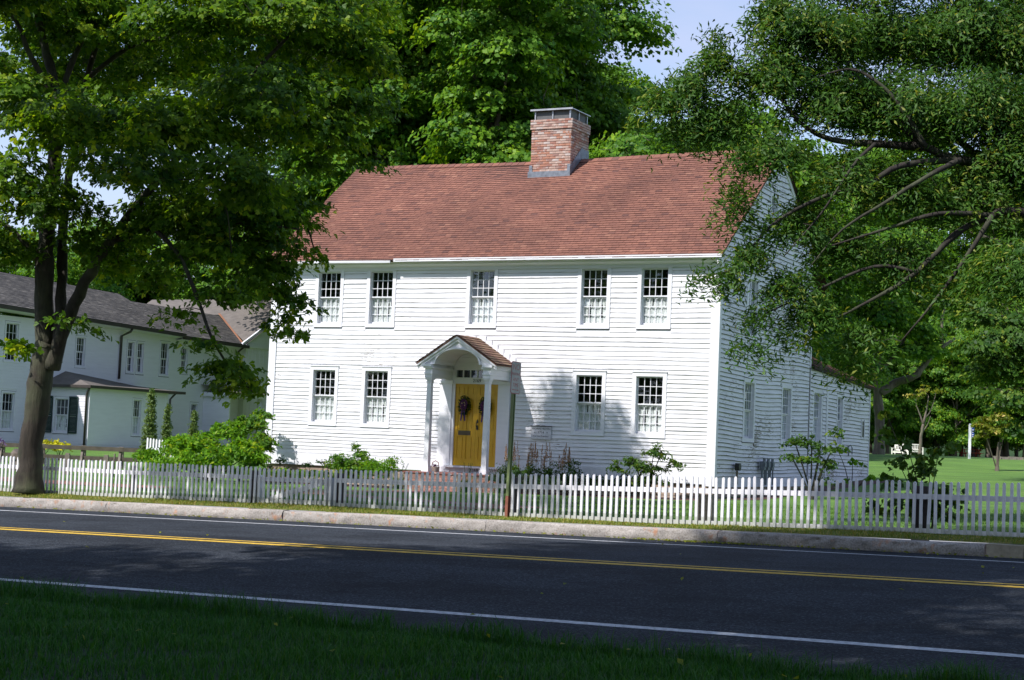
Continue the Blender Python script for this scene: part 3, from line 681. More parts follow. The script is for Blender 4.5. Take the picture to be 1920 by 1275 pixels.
shingle_plane('ell_shingles', roof, np.array(E1)+np.cross(ev1, up1)*.004, ev1, up1, L1, H1, .12, .20, M['shingle_red'], rake0=lambda s: (off1*s/H1, L1+(off1-L1)*s/H1))

# --- chimney of separate bricks
ch = obj('chimney', None, house)
CX0, CX1, CY0, CY1, CZ1 = -7.26, -5.99, 3.60, 4.80, 9.43
mb = MB(); mb.box(CX0+.02, CX1-.02, CY0+.02, CY1-.02, 7.2, CZ1-.02); mb.build('mortar_core', M['mortar'], ch)
bm_ = {}
def brick(w, h, d, mi):
    k = (round(w, 3), round(h, 3), mi)
    if k not in bm_:
        b = MB(); j = .004; b.hexa([(0, 0, 0), (w, j, 0), (w, d, 0), (0, d, 0), (0, j, h), (w, 0, h-.002), (w, d, h), (0, d, h)]); bm_[k] = b.mesh('brick', BR[mi])
    return bm_[k]
course = .0725; bl = .1995; nb_ = 0
z = 7.58; r_i = 0
while z < CZ1-.01:
    lip = .035 if z > 9.13 else 0
    for face in (0, 1):
        L = (CX1-CX0 if face == 0 else CY1-CY0)+2*lip
        zmin = 7.55 if face == 0 else 7.7
        x = -(.5*bl if r_i % 2 else 0)
        while x < L-.01:
            a = max(0, x)+.004; b = min(L, x+bl)-.004; x += bl
            if b-a < .04 or z < zmin: continue
            wq = round((b-a)/.02)*.02
            me = brick(min(wq, b-a+.006), course-.014, .05, random.choice([0, 0, 1, 1, 2, 2, 4, 3, 2] if z < 9.13 else [1, 2, 2, 3, 4, 2]))
            pr = random.uniform(.0, .010)+lip
            if face == 0: obj('brick', me, ch, (CX0-lip+a, CY0-pr, z), (0, 0, random.gauss(0, .006)))
            else: obj('brick', me, ch, (CX1+pr, CY0-lip+a, z), (0, 0, math.pi/2+random.gauss(0, .006)))
            nb_ += 1
    z += course; r_i += 1
mb = MB(); mb.mat(M['lead'])
zr = roofz
mb.box(CX0-.05, CX1+.03, CY0-.06, CY0-.02, zr(CY0)-.13, zr(CY0)+.08); mb.box(CX0-.03, CX0+.07, CY0-.028, CY0-.01, zr(CY0)+.08, zr(CY0)+.27); mb.box(CX1-.08, CX1+.01, CY0-.028, CY0-.01, zr(CY0)+.08, zr(CY0)+.27)
mb.hexa([(CX1+.01, CY0-.05, zr(CY0)-.05), (CX1+.025, CY0-.05, zr(CY0)-.05), (CX1+.025, RY, zr(RY)), (CX1+.01, RY, zr(RY)), (CX1+.012, CY0-.05, zr(CY0)+.2), (CX1+.02, CY0-.05, zr(CY0)+.2), (CX1+.02, RY, zr(RY)+.33), (CX1+.012, RY, zr(RY)+.33)])
mb.box(CX1+.01, CX1+.022, RY, CY1, zr(CY1)-.1, zr(RY)+.28)
mb.build('flashing', None, ch)
cap = MB(); cap.mat(M['steel'])
cz = CZ1+.30
for x in (CX0+.06, (CX0+CX1)/2-.015, CX1-.10): cap.box(x, x+.04, CY0+.03, CY0+.05, CZ1-.02, cz)
for y in (CY0+.55, CY1-.08): cap.box(CX1-.06, CX1-.04, y, y+.04, CZ1-.02, cz)
cap.build('cap_post', None, ch)
cap = MB(); cap.box(CX0+.08, CX1-.08, CY0+.06, CY0+.066, CZ1, cz); cap.box(CX1-.086, CX1-.08, CY0+.06, CY1-.08, CZ1, cz); cap.box(CX0+.08, CX0+.086, CY0+.06, CY1-.08, CZ1, cz); cap.box(CX0+.08, CX1-.08, CY1-.086, CY1-.08, CZ1, cz)
cap.build('screen', M['mesh_dark'], ch)
cap = MB(); cap.mat(M['steel']); cap.box(CX0-.04, CX1+.02, CY0-.04, CY1+.04, cz, cz+.022); cap.box(CX0-.05, CX1+.03, CY0-.05, CY0-.038, cz-.02, cz+.03); cap.build('cap_lid', None, ch)

# ============================================================ porch over the door
po = obj('porch', None, house)
PX, PD = -6.79, 1.10
pt = M['trim']
# brick platform of separate bricks and steps
bp = obj('brick_step', None, po)
mb = MB(); mb.box(-8.1, -5.35, -1.35, 0, -1.5, -.79); mb.build('step_core', M['mortar'], bp)
for r_i in range(6):
    x = -8.1 - (.1 if r_i % 2 else 0)
    while x < -5.37:
        a = max(-8.1, x)+.004; b = min(-5.35, x+.205)-.004; x += .205
        if b-a > .04: obj('brick', brick(round((b-a)/.02)*.02, .064, .05, random.choice([1, 1, 3, 3, 1])), bp, (a, -1.36-random.uniform(0, .006), -.862-.075*r_i))
mb = MB(); mb.box(-8.13, -5.32, -1.39, 0, -.79, -.75); mb.build('tread', make_brick('step_brick', (.20, .075, .06)), bp)
for cx in (-7.63, -5.90):
    c = MB(); c.mat(pt); zb = -.75
    c.box(cx-.105, cx+.105, -PD-.005, -PD+.205, zb, zb+.10); c.box(cx-.09, cx+.09, -PD+.01, -PD+.19, zb+.10, zb+.16)
    h0, h1 = zb+.16, 1.60
    c.hexa([(cx-.072, -PD+.028, h0), (cx+.072, -PD+.028, h0), (cx+.072, -PD+.172, h0), (cx-.072, -PD+.172, h0), (cx-.060, -PD+.04, h1), (cx+.060, -PD+.04, h1), (cx+.060, -PD+.16, h1), (cx-.060, -PD+.16, h1)])
    c.box(cx-.075, cx+.075, -PD+.025, -PD+.175, 1.60, 1.63); c.box(cx-.085, cx+.085, -PD+.015, -PD+.185, 1.66, 1.69); c.box(cx-.065, cx+.065, -PD+.035, -PD+.165, 1.63, 1.66); c.box(cx-.10, cx+.10, -PD+.0, -PD+.20, 1.69, 1.72)
    c.build('column', None, po)
    # entablature block + beam to the wall
    e = MB(); e.mat(pt); s_ = 1 if cx > PX else -1
    e.box(cx-.11, cx+.11, -PD-.01, 0, 1.72, 1.82); e.box(cx-.125, cx+.125, -PD-.025, 0, 1.82, 1.86); e.box(cx-.11, cx+.11, -PD-.01, 0, 1.86, 1.97); e.box(cx-.15, cx+.15, -PD-.045, 0, 1.97, 2.01); e.box(cx-.19 if s_ < 0 else cx-.11, cx+.19 if s_ > 0 else cx+.11, -PD-.075, 0, 2.01, 2.08)
    e.build('beam', None, po)
# pediment with arch and barrel vault
HWd, PK, TZ = 1.17, 2.84, 2.10
AR, AC, AH = .66, 2.08, .40
arc = [(PX+AR*math.cos(t), AC+AH*math.sin(t)) for t in [math.pi*i/18 for i in range(19)]]
mb = MB(); mb.mat(pt)
def ped(y0, y1):
    top = lambda x: PK-.10-(PK-.10-TZ)*abs(x-PX)/HWd
    pts = [(PX+AR, AC)] + arc[1:-1] + [(PX-AR, AC)]
    for (x0, z0), (x1, z1) in zip(arc[:-1], arc[1:]):
        mb.hexa([(x0, y0, z0), (x0, y1, z0), (x1, y1, z1), (x1, y0, z1), (x0, y0, top(x0)), (x0, y1, top(x0)), (x1, y1, top(x1)), (x1, y0, top(x1))])
    for s_ in (-1, 1):
        xa, xb = PX+s_*AR, PX+s_*(HWd-.10)
        mb.hexa([(xa, y0, 2.08), (xb, y0, 2.08), (xb, y1, 2.08), (xa, y1, 2.08), (xa, y0, top(xa)), (xb, y0, top(xb)), (xb, y1, top(xb)), (xa, y1, top(xa))])
ped(-PD+.01, -PD+.05); mb.build('pediment', None, po)
mb = MB(); mb.mat(pt)
for (x0, z0), (x1, z1) in zip(arc[:-1], arc[1:]): mb.poly([(x0, -PD+.02, z0), (x1, -PD+.02, z1), (x1, -.02, z1), (x0, -.02, z0)])
mb.build('vault_ceiling', None, po, smooth=False)
mb = MB(); mb.mat(pt)                                                 # arch moulding and raking mouldings
for (x0, z0), (x1, z1) in zip(arc[:-1], arc[1:]):
    n0 = Vector((x0-PX, 0, (z0-AC)*1.6)).normalized()*.045; n1 = Vector((x1-PX, 0, (z1-AC)*1.6)).normalized()*.045
    mb.hexa([(x0, -PD-.02, z0), (x1, -PD-.02, z1), (x1, -PD+.01, z1), (x0, -PD+.01, z0), (x0+n0.x, -PD-.02, z0+n0.z), (x1+n1.x, -PD-.02, z1+n1.z), (x1+n1.x, -PD+.01, z1+n1.z), (x0+n0.x, -PD+.01, z0+n0.z)])
for s_ in (-1, 1):
    for (o1, o2, yy) in ((-.075, -.01, .07), (-.15, -.075, .035)):
        a, b = (PX, PK), (PX+s_*HWd, TZ)
        mb.hexa([(a[0], -PD-yy, a[1]+o1), (b[0], -PD-yy, b[1]+o1), (b[0], -PD+.01, b[1]+o1), (a[0], -PD+.01, a[1]+o1), (a[0], -PD-yy, a[1]+o2), (b[0], -PD-yy, b[1]+o2), (b[0], -PD+.01, b[1]+o2), (a[0], -PD+.01, a[1]+o2)])
mb.build('raking_moulding', None, po)
pr_ = obj('porch_roof', None, po)
for s_ in (-1, 1):
    mb = MB(); mb.mat(M['shingle_porch']); mb.tint = .3
    mb.hexa([(PX, -PD-.08, PK-.02), (PX+s_*(HWd+.02), -PD-.08, TZ-.035), (PX+s_*(HWd+.02), 0, TZ-.035), (PX, 0, PK-.02), (PX, -PD-.08, PK+.01), (PX+s_*(HWd+.02), -PD-.08, TZ-.005), (PX+s_*(HWd+.02), 0, TZ-.005), (PX, 0, PK+.01)])
    mb.build('porch_roof_deck', None, pr_)
    ln = math.hypot(HWd+.04, PK-TZ); e_s = (-s_*(HWd+.02)/ln, 0, (PK-TZ+.015)/ln); x0 = PX+s_*(HWd+.04)
    if s_ > 0: shingle_plane('porch_shingles', pr_, (x0, -PD-.10, TZ), (0, 1, 0), e_s, PD+.10, ln, .13, .2, M['shingle_porch'])
    else: shingle_plane('porch_shingles', pr_, (x0, 0, TZ), (0, -1, 0), e_s, PD+.10, ln, .13, .2, M['shingle_porch'])
    for j in range(6):                                                  # stepped flashing where roof meets wall
        f = MB(); t = (j+.3)/6.4; fx = PX+s_*HWd*t; fz = PK+(TZ-PK)*t; f.box(min(fx, fx+s_*.2), max(fx, fx+s_*.2), -.04, -.022, fz-.12, fz+.10); f.build('step_flashing', M['trim'], pr_)
# doorway
dw = obj('doorway', None, house)
mb = MB(); mb.mat(pt)
mb.box(-7.87, -7.50, -.05, 0, -.75, 1.62); mb.box(-7.92, -7.46, -.08, 0, 1.62, 1.70); mb.box(-7.88, -7.46, -.075, 0, -.75, -.60); mb.build('pilaster', None, dw)
mb = MB(); mb.mat(pt); mb.box(-6.05, -5.75, -.05, 0, -.75, 1.62); mb.box(-6.09, -5.70, -.08, 0, 1.62, 1.70); mb.build('pilaster', None, dw)
mb = MB(); mb.mat(pt)
mb.box(-7.50, -7.42, -.02, .12, -.58, 1.98); mb.box(-6.12, -6.05, -.02, .12, -.58, 1.98); mb.box(-7.42, -6.12, -.02, .12, 1.62, 1.79); mb.box(-7.9, -5.74, -.015, .0, 1.985, 2.55); mb.box(-7.9, -7.5, -.018, .0, 1.70, 1.985); mb.box(-6.05, -5.74, -.018, 0, 1.70, 1.985)
mb.box(-7.60, -5.95, -.14, .1, -.62, -.57); mb.box(-7.50, -6.05, -.05, .1, -.75, -.62)
mb.build('door_frame', None, dw)
pw = (1.30)/6
for i in range(7): tr_ = MB(); tr_.mat(pt); tr_.box(-7.42+i*pw-.015, -7.42+i*pw+.015, .01, .05, 1.79, 1.985); tr_.build('transom_bar', None, dw)
for i in range(6): obj('pane', pane_mesh(pw-.03, .195, 'tr'), dw, (-7.42+(i+.5)*pw, .03, 1.8875), (random.gauss(0, .02), 0, random.gauss(0, .03)))
mb = MB(); mb.box(-7.42, -6.12, .25, .26, -.57, 1.98); mb.build('dark_hall', M['darkroom'], dw)
for li in (0, 1):
    x0 = -7.42+li*.65; lw = .647
    lf = MB(); lf.mat(M['yellow_door']); lf.box(x0, x0+lw, .045, .075, -.565, 1.62)
    def rail(a, b, c, d, y=.03): lf.box(x0+a, x0+b, y, .045, c, d)
    rail(0, .095, -.565, 1.62); rail(lw-.095, lw, -.565, 1.62); rail(.28, .365, -.565, 1.62)
    for (c, d) in ((-.565, -.38), (.22, .40), (1.22, 1.33), (1.54, 1.62)): rail(.095, .28, c, d, .0305); rail(.365, lw-.095, c, d, .0305)
    for (a, b) in ((.12, .255), (.39, lw-.12)):
        for (c, d) in ((-.355, .195), (.425, 1.195), (1.355, 1.515)): lf.box(x0+a, x0+b, .036, .045, c, d)
    lfo = lf.build('door_leaf', None, dw)
    if li == 0:
        k = MB(); k.box(x0+.13, x0+.50, .018, .03, .25, .37); k.box(x0+.17, x0+.46, .012, .02, .28, .34); k.build('mail_slot', M['bronze'], lfo)
    else:
        k = MB(); k.prism([(x0+.02, .42), (x0+.05, .39), (x0+.08, .42), (x0+.07, .50), (x0+.05, .53), (x0+.03, .50)], .012, .03, 'y'); k.prism([(x0+.02, .62), (x0+.05, .68), (x0+.08, .62), (x0+.07, .58), (x0+.03, .58)], .012, .03, 'y'); k.tube([(x0+.05, .0, .46), (x0+.05, -.04, .49), (x0+.05, -.04, .57), (x0+.05, .0, .60)], .011, 5); k.build('handle', M['black'], lfo)
text_obj('house_number', '2169', .125, M['ink'], dw, (-6.76, -.024, 1.705), (math.pi/2, 0, 0))
text_obj('house_number', '2169', .14, M['ink'], dw, (-6.74, -.055, -.685), (math.pi/2, 0, 0))

def hw(x, y, z): v = HM @ Vector((x, y, z)); return (v.x, v.y, v.z)
# plaque on the wall
pl = root('wall_plaque', 'white wooden name board dated 1714 hung on the clapboards right of the porch', 'plaque', hw(-4.785, -.022, .385), HA)
mb = MB(); mb.box(-.285, .285, -.035, 0, -.165, .165); mb.build('board', M['plaque'], pl)
mb = MB(); mb.box(-.30, .30, -.05, 0, .165, .185); mb.build('board_cap', M['ink'], pl)
text_obj('lettering', 'THOMAS HILTON', .068, M['ink'], pl, (0, -.036, .105), (math.pi/2, 0, 0), .002)
text_obj('lettering', '1714', .088, M['ink'], pl, (0, -.036, .01), (math.pi/2, 0, 0), .002)
text_obj('lettering', 'First Town Proprietor', .050, M['ink'], pl, (0, -.036, -.085), (math.pi/2, 0, 0), .002)
for s_ in (-1, 1):
    mb = MB(); mb.tube([(s_*.18, -.034, .01), (s_*.18, -.040, .01)], .013, 8); mb.build('bolt', M['ink'], pl)
# ============================================================ meters and fittings on the side wall
def gasgroup(name, label, cat, y, z, kind):
    r = root(name, label, cat, hw(.04, y, z), HA+math.pi/2); r_ = M['bronze']; st = M['gutter']
    if kind == 0:
        b = MB(); b.prism([(.10*math.cos(t), .10*math.sin(t)) for t in [i*math.pi/5 for i in range(10)]], -.16, -.04, 'y'); b.build('meter_body', M['black'], r)
        b = MB(); b.tube([(0, -.08, -.1), (0, -.08, -.45)], .03, 8); b.tube([(.08, -.08, .02), (.16, -.08, .06), (.16, -.02, .06)], .025, 8); b.build('pipe', M['postpale'], r)
    else:
        for x in (0, .34, .68):
            b = MB(); b.box(x-.09, x+.09, -.17, -.05, -.10, .13); b.box(x-.07, x+.07, -.19, -.17, -.02, .11); b.build('meter_body', M['lead'], r)
            b = MB(); b.tube([(x-.05, -.11, -.10), (x-.05, -.11, -.50)], .025, 8); b.tube([(x+.05, -.11, .13), (x+.05, -.11, .2), (x+.16, -.11, .2), (x+.16, -.11, -.5)], .02, 8); b.build('pipe', M['lead'], r)
    return r
gasgroup('water_spigot_box', 'small round dark meter on the side wall nearest the front corner', 'meter', 1.36, -.28, 0)
gasgroup('gas_meter', 'row of three grey gas meters with pipes low on the side wall', 'meters', 3.3, -.25, 1)
r = root('hose_bracket', 'small grey hose bracket low on the ell wall under its window', 'bracket', hw(.05, 11.7, .38), HA+math.pi/2)
b = MB(); b.tube([(0, 0, 0), (0, -.08, .08), (.12, -.1, 0), (.2, -.08, -.2)], .018, 6); b.tube([(0, -.01, .05), (0, -.03, -.25)], .02, 6); b.build('bracket_arm', M['lead'], r)

# ============================================================ NEIGHBOUR'S HOUSE (x outwards from its long wall, y away, z from its ground)
NX, NY = -33.54, 14.0
nh = root('neighbour_house', 'long pale clapboard house at the left with grey shingle roof and brown gutters', 'house', hw(NX, NY, -.75), HA)
def courses(name, parent, a, b, z0, z1, hs, mat, expo=.115, rot=(0, 0, 0), loc=(0, 0, 0), top=None):
    mb = MB(); mb.mat(mat); z = z0
    while z < z1-.02:
        zt = min(z1, z+expo)
        for p, q in segs(a, b, z, zt, hs):
            for (u0, u1) in ((p, q),):
                i = len(mb.v); mb.v += [(u0, -.003, zt+.01), (u0, -.020, z), (u0, 0, z), (u1, -.003, zt+.01), (u1, -.020, z), (u1, 0, z)]; mb.t += [0]*6
                mb.f += [(i, i+3, i+4, i+1), (i+1, i+4, i+5, i+2), (i, i+1, i+2), (i+3, i+5, i+4)]; mb.mi += [mb.cur]*4
        z = zt
    return stuff(mb.build(name, None, parent, loc, rot, recalc=False))
R90 = (0, 0, math.pi/2)
nwins = [(-3.72, 3.28, .68, 1.48, 3, 2), (.36, 3.30, .54, 1.20, 3, 2), (3.60, 3.24, .40, 1.30, 2, 2), (4.25, 3.24, .40, 1.30, 2, 2), (5.83, 3.24, .56, 1.43, 3, 2), (7.27, 3.42, .47, 1.12, 3, 2), (9.99, 3.56, .42, .62, 2, 2), (10.50, 3.56, .42, .62, 2, 2), (-3.70, .56, .65, 1.44, 3, 2), (8.17, .79, .48, 1.24, 3, 2)]
NH = [(y-.09, y+w+.09, z-.10, z+h+.09) for y, z, w, h, c, r_ in nwins]
nw = obj('long_wall', None, nh, rot=R90)
sheathing('sheathing', nw, -12, 20, 0, 5.05, NH, M['neigh'])
courses('clapboards', nw, -12, 11.75, .1, 5.0, NH, M['neigh'])
for y, z, w, h, c, r_ in nwins: window(nh, (0, y, z), math.pi/2, w=w, h=h, cols=c, rows=r_, cas=.075, trim='neigh', panes=False, curtains=(z < 1), k=2, ear=False, proud=.03)
mb = MB(); mb.poly([(-.8, -12, 0), (-.8, 20, 0), (-.8, 20, 5), (-.8, -12, 5)]); mb.build('dark_backing_sheet', M['darkroom'], nh, recalc=False)
# wing end wall and gable facing the same way
ww = obj('wing_wall', None, nh, (.30, 0, 0), R90)
mb = MB(); mb.mat(M['neigh']); mb.box(11.75, 20, -.0, .3, 0, 4.95); mb.box(11.75, 20, -.10, 0, 4.88, 5.03)
for i in range(26): mb.box(11.95+i*.31, 11.97+i*.31, -.014, 0, .1, 4.88)
mb.build('board_panel', None, ww)
mb = MB(); mb.poly([(11.5, -.05, 5.03), (20.5, -.05, 5.03), (16, -.05, 7.5)]); mb.build('gable_panel', M['neigh'], ww, recalc=False)
mb = MB(); mb.mat(M['neigh']); mb.hexa([(11.3, -.14, 4.93), (16, -.14, 7.40), (16, -.05, 7.40), (11.3, -.05, 4.93), (11.3, -.14, 5.05), (16, -.14, 7.60), (16, -.05, 7.60), (11.3, -.05, 5.05)]); mb.build('rake_board', None, ww)
nr = obj('roof', None, nh)
def quadroof(name, pts, mat, th=.0):
    mb = MB(); mb.mat(mat); mb.tint = .3; mb.poly(pts); return mb.build(name, None, nr, recalc=False)
ez = lambda y: 5.30-.024*y
quadroof('roof_slope', [(.45, -12, ez(-12)), (.45, 6.8, ez(6.8)), (-3.5, 6.8, ez(6.8)+1.82), (-3.5, -12, ez(-12)+1.82)], M['shingle_grey'])
quadroof('roof_slope', [(.35, 6.8, 5.06), (.35, 11.6, 4.98), (-3.5, 14.5, 6.62), (-3.5, 6.8, 6.70)], M['shingle_grey'])
quadroof('wing_slope', [(.5, 11.5, 5.0), (.5, 16, 7.57), (-9, 16, 7.57), (-9, 14.3, 6.6), (-3.5, 14.5, 6.66)], M['roof_brown'])
def shg(P0, P1, up, length, expo=.16, rake=None):
    P0, P1, up = map(np.array, (P0, P1, up)); ex = (P1-P0)/np.linalg.norm(P1-P0); up = up/np.linalg.norm(up)
    w = np.linalg.norm(P1-P0); n_ = np.cross(ex, up)
    shingle_plane('shingles', nr, P0+n_*.004, ex, up, w, length, expo, .26, M['shingle_grey'], rake0=rake, thick=.016)
shg((.50, -12., ez(-12)), (.50, 6.8, ez(6.8)), (-3.95, 0, 1.82), 4.36)
shg((.40, 6.82, 5.05), (.40, 11.6, 4.97), (-3.85, 0, 1.66), 4.2, rake=lambda s: (0, 4.75+s*.66))
mb = MB(); mb.mat(M['terracotta']); mb.hexa([(.3, 11.42, 5.03), (.3, 11.56, 5.03), (-3.45, 14.56, 6.70), (-3.45, 14.40, 6.70), (.3, 11.42, 5.05), (.3, 11.56, 5.05), (-3.45, 14.56, 6.73), (-3.45, 14.40, 6.73)]); mb.build('valley_flashing', None, nr)
mb = MB(); mb.tube([(-1.6, 7.6, 5.9), (-1.6, 7.6, 6.35)], .06, 8); mb.build('vent_pipe', M['gutter'], nr)
for (a, b, za, zb, x) in ((-12, 6.85, ez(-12), ez(6.85), .46), (6.85, 11.75, 5.04, 4.96, .38)):
    mb = MB(); mb.hexa([(x, a, za-.15), (x+.13, a, za-.15), (x+.13, b, zb-.15), (x, b, zb-.15), (x, a, za-.0), (x+.13, a, za-.0), (x+.13, b, zb-.0), (x, b, zb-.0)]); mb.build('gutter', M['gutter'], nh)
    mb = MB(); mb.mat(M['neigh']); mb.hexa([(0, a, za-.22), (x, a, za-.14), (x, b, zb-.14), (0, b, zb-.22), (0, a, za-.2), (x, a, za-.12), (x, b, zb-.12), (0, b, zb-.2)]); mb.build('soffit', None, nh)
def pipe(pts, r=.055): mb = MB(); mb.tube(pts, r, 8); mb.build('downpipe', M['gutter'], nh, smooth=True)
pipe([(.50, 3.25, 5.1), (.45, 3.2, 4.95), (.10, 3.05, 4.75), (.08, 3.05, 2.9)]); pipe([(.45, 11.45, 4.9), (.15, 11.3, 4.6), (.10, 11.3, 2.6)])
# one storey projection with a low brown roof
PYa, PYb, PXd, PZ = -1.51, 3.36, 2.5, 2.38
pr1 = obj('projection_wall', None, nh, (PXd, 0, 0), R90)
ph1_ = [(1.18-.08, 1.66+.08, .55-.09, 1.98+.08)]
sheathing('sheathing', pr1, PYa, PYb, 0, PZ, ph1_, M['neigh']); courses('clapboards', pr1, PYa+.1, PYb-.08, .1, PZ-.12, ph1_, M['neigh'], .10)
mb = MB(); mb.mat(M['neigh']); mb.box(PYa-.02, PYa+.10, -.03, 0, 0, PZ); mb.box(PYb-.08, PYb+.02, -.03, 0, 0, PZ); mb.box(PYa+.1, PYb-.08, -.026, 0, PZ-.12, PZ); mb.build('corner_board', None, pr1)
window(nh, (PXd, 1.18, .55), math.pi/2, w=.48, h=1.43, cols=3, rows=2, cas=.07, trim='neigh', panes=False, k=2, ear=False, proud=.03)
pr2 = obj('projection_front', None, nh, (0, PYa, 0)); ph2_ = [(.75-.08, 1.43+.08, .55-.09, 1.88+.08)]
sheathing('sheathing', pr2, 0, PXd, 0, PZ, ph2_, M['neigh']); courses('clapboards', pr2, 0, PXd-.08, .1, PZ-.05, ph2_, M['neigh'], .10)
window(nh, (.75, PYa, .55), 0, w=.68, h=1.33, cols=3, rows=2, cas=.07, trim='neigh', panes=False, k=1, ear=False, proud=.03)
mb = MB(); mb.poly([(0, PYb, 0), (PXd, PYb, 0), (PXd, PYb, PZ), (0, PYb, PZ)][::-1]); mb.build('projection_back', M['neigh'], nh, recalc=False)
mb = MB(); mb.poly([(PXd-.6, PYa, 0), (PXd-.6, PYb, 0), (PXd-.6, PYb, PZ), (PXd-.6, PYa, PZ)]); mb.poly([(0, PYa+.7, 0), (PXd, PYa+.7, 0), (PXd, PYa+.7, PZ), (0, PYa+.7, PZ)]); mb.build('dark_backing_sheet', M['darkroom'], nh, recalc=False)
for x0 in (.20, 1.515):
    s_ = MB(); s_.box(x0, x0+.045, -.07, -.03, .50, 1.98); s_.box(x0+.40, x0+.445, -.07, -.03, .50, 1.98)
    for z_ in (.50, 1.2, 1.92): s_.box(x0+.045, x0+.40, -.07, -.03, z_, z_+.06)
    zz = .58
    while zz < 1.9:
        if not 1.17 < zz < 1.25: s_.hexa([(x0+.045, -.062, zz), (x0+.40, -.062, zz), (x0+.40, -.052, zz), (x0+.045, -.052, zz), (x0+.045, -.044, zz+.04), (x0+.40, -.044, zz+.04), (x0+.40, -.034, zz+.04), (x0+.045, -.034, zz+.04)])
        zz += .05
    s_.build('shutter', M['shutter'], pr2)
mb = MB(); mb.mat(M['roof_brown'])
e0, e1, e2_ = (2.66, PYa-.16, 2.44), (2.66, 4.2, 2.44), (-.0, PYa-.16, 2.44)
mb.poly([e0, e1, (0, 4.2, 2.66), (0, -.2, 3.05)]); mb.poly([e2_, e0, (0, -.2, 3.05)]); mb.poly([(x, y, z-.1) for x, y, z in (e0, e1, (0, 4.2, 2.44), e2_)][::-1])
mb.build('projection_roof', None, nh, recalc=False)
mb = MB(); mb.box(2.66, 2.76, PYa-.26, 4.25, 2.34, 2.45); mb.box(0, 2.66, PYa-.26, PYa-.16, 2.34, 2.45); mb.build('gutter', M['gutter'], nh)
pipe([(2.62, PYa-.14, 2.36), (2.45, PYa-.09, 2.15), (2.42, PYa-.08, 2.05), (2.42, PYa-.08, .05)], .045); pipe([(2.66, 3.7, 2.36), (2.58, 3.45, 2.1), (2.56, 3.42, .05)], .045)
# entrance porch near the far end
mb = MB(); mb.mat(M['neigh']); mb.box(.0, 1.7, 8.9, 11.6, 2.42, 2.60); mb.box(0, 1.5, 9.05, 9.15, 0, 2.42); mb.build('portico', None, nh)
mb = MB(); mb.mat(M['roof_brown']); mb.poly([(1.8, 8.8, 2.62), (1.8, 11.7, 2.62), (0, 11.7, 2.95), (0, 8.8, 2.95)]); mb.build('portico_roof', None, nh, recalc=False)
mb = MB(); mb.mat(M['neigh']); mb.tube([(1.5, 11.4, 0), (1.5, 11.4, 2.42)], [.13, .11], 12); mb.build('column', None, nh, smooth=True)

# ============================================================ PICKET FENCE along the verge
fx, fy = xy(-13.34, 22.5)
fence = root('picket_fence', 'low white picket fence running the whole width behind the granite kerb', 'fence', (fx, fy, float(zf(-13.34))), ROADA)
def fz0(u): return float(np.interp(u, FU, FB))-float(zf(-13.34))
def fz1(u): return float(np.interp(u, FU, FT))-float(zf(-13.34))
pk = MB(); pk.mat(M['picket']); hwid = .0205
prof = [(-hwid, 0), (hwid, 0), (hwid, .965), (hwid*.7, .985), (0, 1.0), (-hwid*.7, .985), (-hwid, .965)]
pk.prism(prof, -.011, .011, 'y'); picket_me = pk.mesh('picket')
GATE = (-18.35, -16.95)
u = -30.0; 
while u < -1.5:
    uu = u+random.gauss(0, .003); ztop, zb = fz1(uu), fz0(uu)
    gate = GATE[0] < uu < GATE[1]
    p = obj('picket', picket_me, fence, (uu+13.34, -.03, zb+.015), (random.gauss(0, .008), random.gauss(.0, .010), random.gauss(0, .05)))
    p.scale = (1, 1, ztop-zb-.015+random.gauss(0, .006)-(.015 if gate else 0))
    u += .1005
def railseg(a, b, fa, fb, hgt, mat='picket', yo=0.0, name='rail'):
    mb = MB(); mb.mat(M[mat]); za, zb = fz0(a)+(fz1(a)-fz0(a))*fa, fz0(b)+(fz1(b)-fz0(b))*fb; mb.hexa([(a+13.34, yo-.018, za), (b+13.34, yo-.018, zb), (b+13.34, yo+.018, zb), (a+13.34, yo+.018, za), (a+13.34, yo-.018, za+hgt), (b+13.34, yo-.018, zb+hgt), (b+13.34, yo+.018, zb+hgt), (a+13.34, yo+.018, za+hgt)])
    return mb.build(name, None, fence)
fposts = [(-29.9, 'postwood', .10), (-24.0, 'postwood', .10), (-21.32, 'postwood', .09), (-18.55, 'postwood', .11), (-16.72, 'postwood', .12), (-13.37, 'postwood', .10), (-10.10, 'granite_post', .22), (-6.93, 'postwood', .21), (-3.4, 'postwood', .12)]
ends = [p[0] for p in fposts]
for a, b in zip(ends[:-1], ends[1:]):
    if a == -18.55: continue
    m_ = (a+b)/2
    for (p, q) in ((a, m_-.002), (m_+.002, b)):
        railseg(p, q, .655, .655, .072); railseg(p, q, .02, .02, .06)
for uu, mm, wd in fposts:
    mb = MB(); mb.mat(M[mm]); h = fz1(uu)-fz0(uu); mb.box(uu+13.34-wd/2, uu+13.34+wd/2, .035, .035+max(.09, wd*.7), fz0(uu)-.15, fz0(uu)+h*(.90 if mm == 'postwood' else .63)); mb.build('post', None, fence)
gt = obj('gate', None, fence)
for (a, b, f0, f1, hh) in ((GATE[0], GATE[1], .62, .62, .07), (GATE[0], GATE[1], .05, .05, .06)): o = railseg(a, b, f0, f1, hh); o.parent = gt
o = railseg(GATE[0]+.2, GATE[1]-.05, .06, .58, .085, name='brace'); o.parent = gt
for uu in (GATE[0]-.03, GATE[1]+.06):
    mb = MB(); mb.mat(M['picket']); mb.box(uu+13.34-.045, uu+13.34+.045, .005, .08, fz0(uu)-.1, fz1(uu)-.14); mb.build('gate_post', None, gt)
for uu, ex in ((-23.2, 0),):
    pass

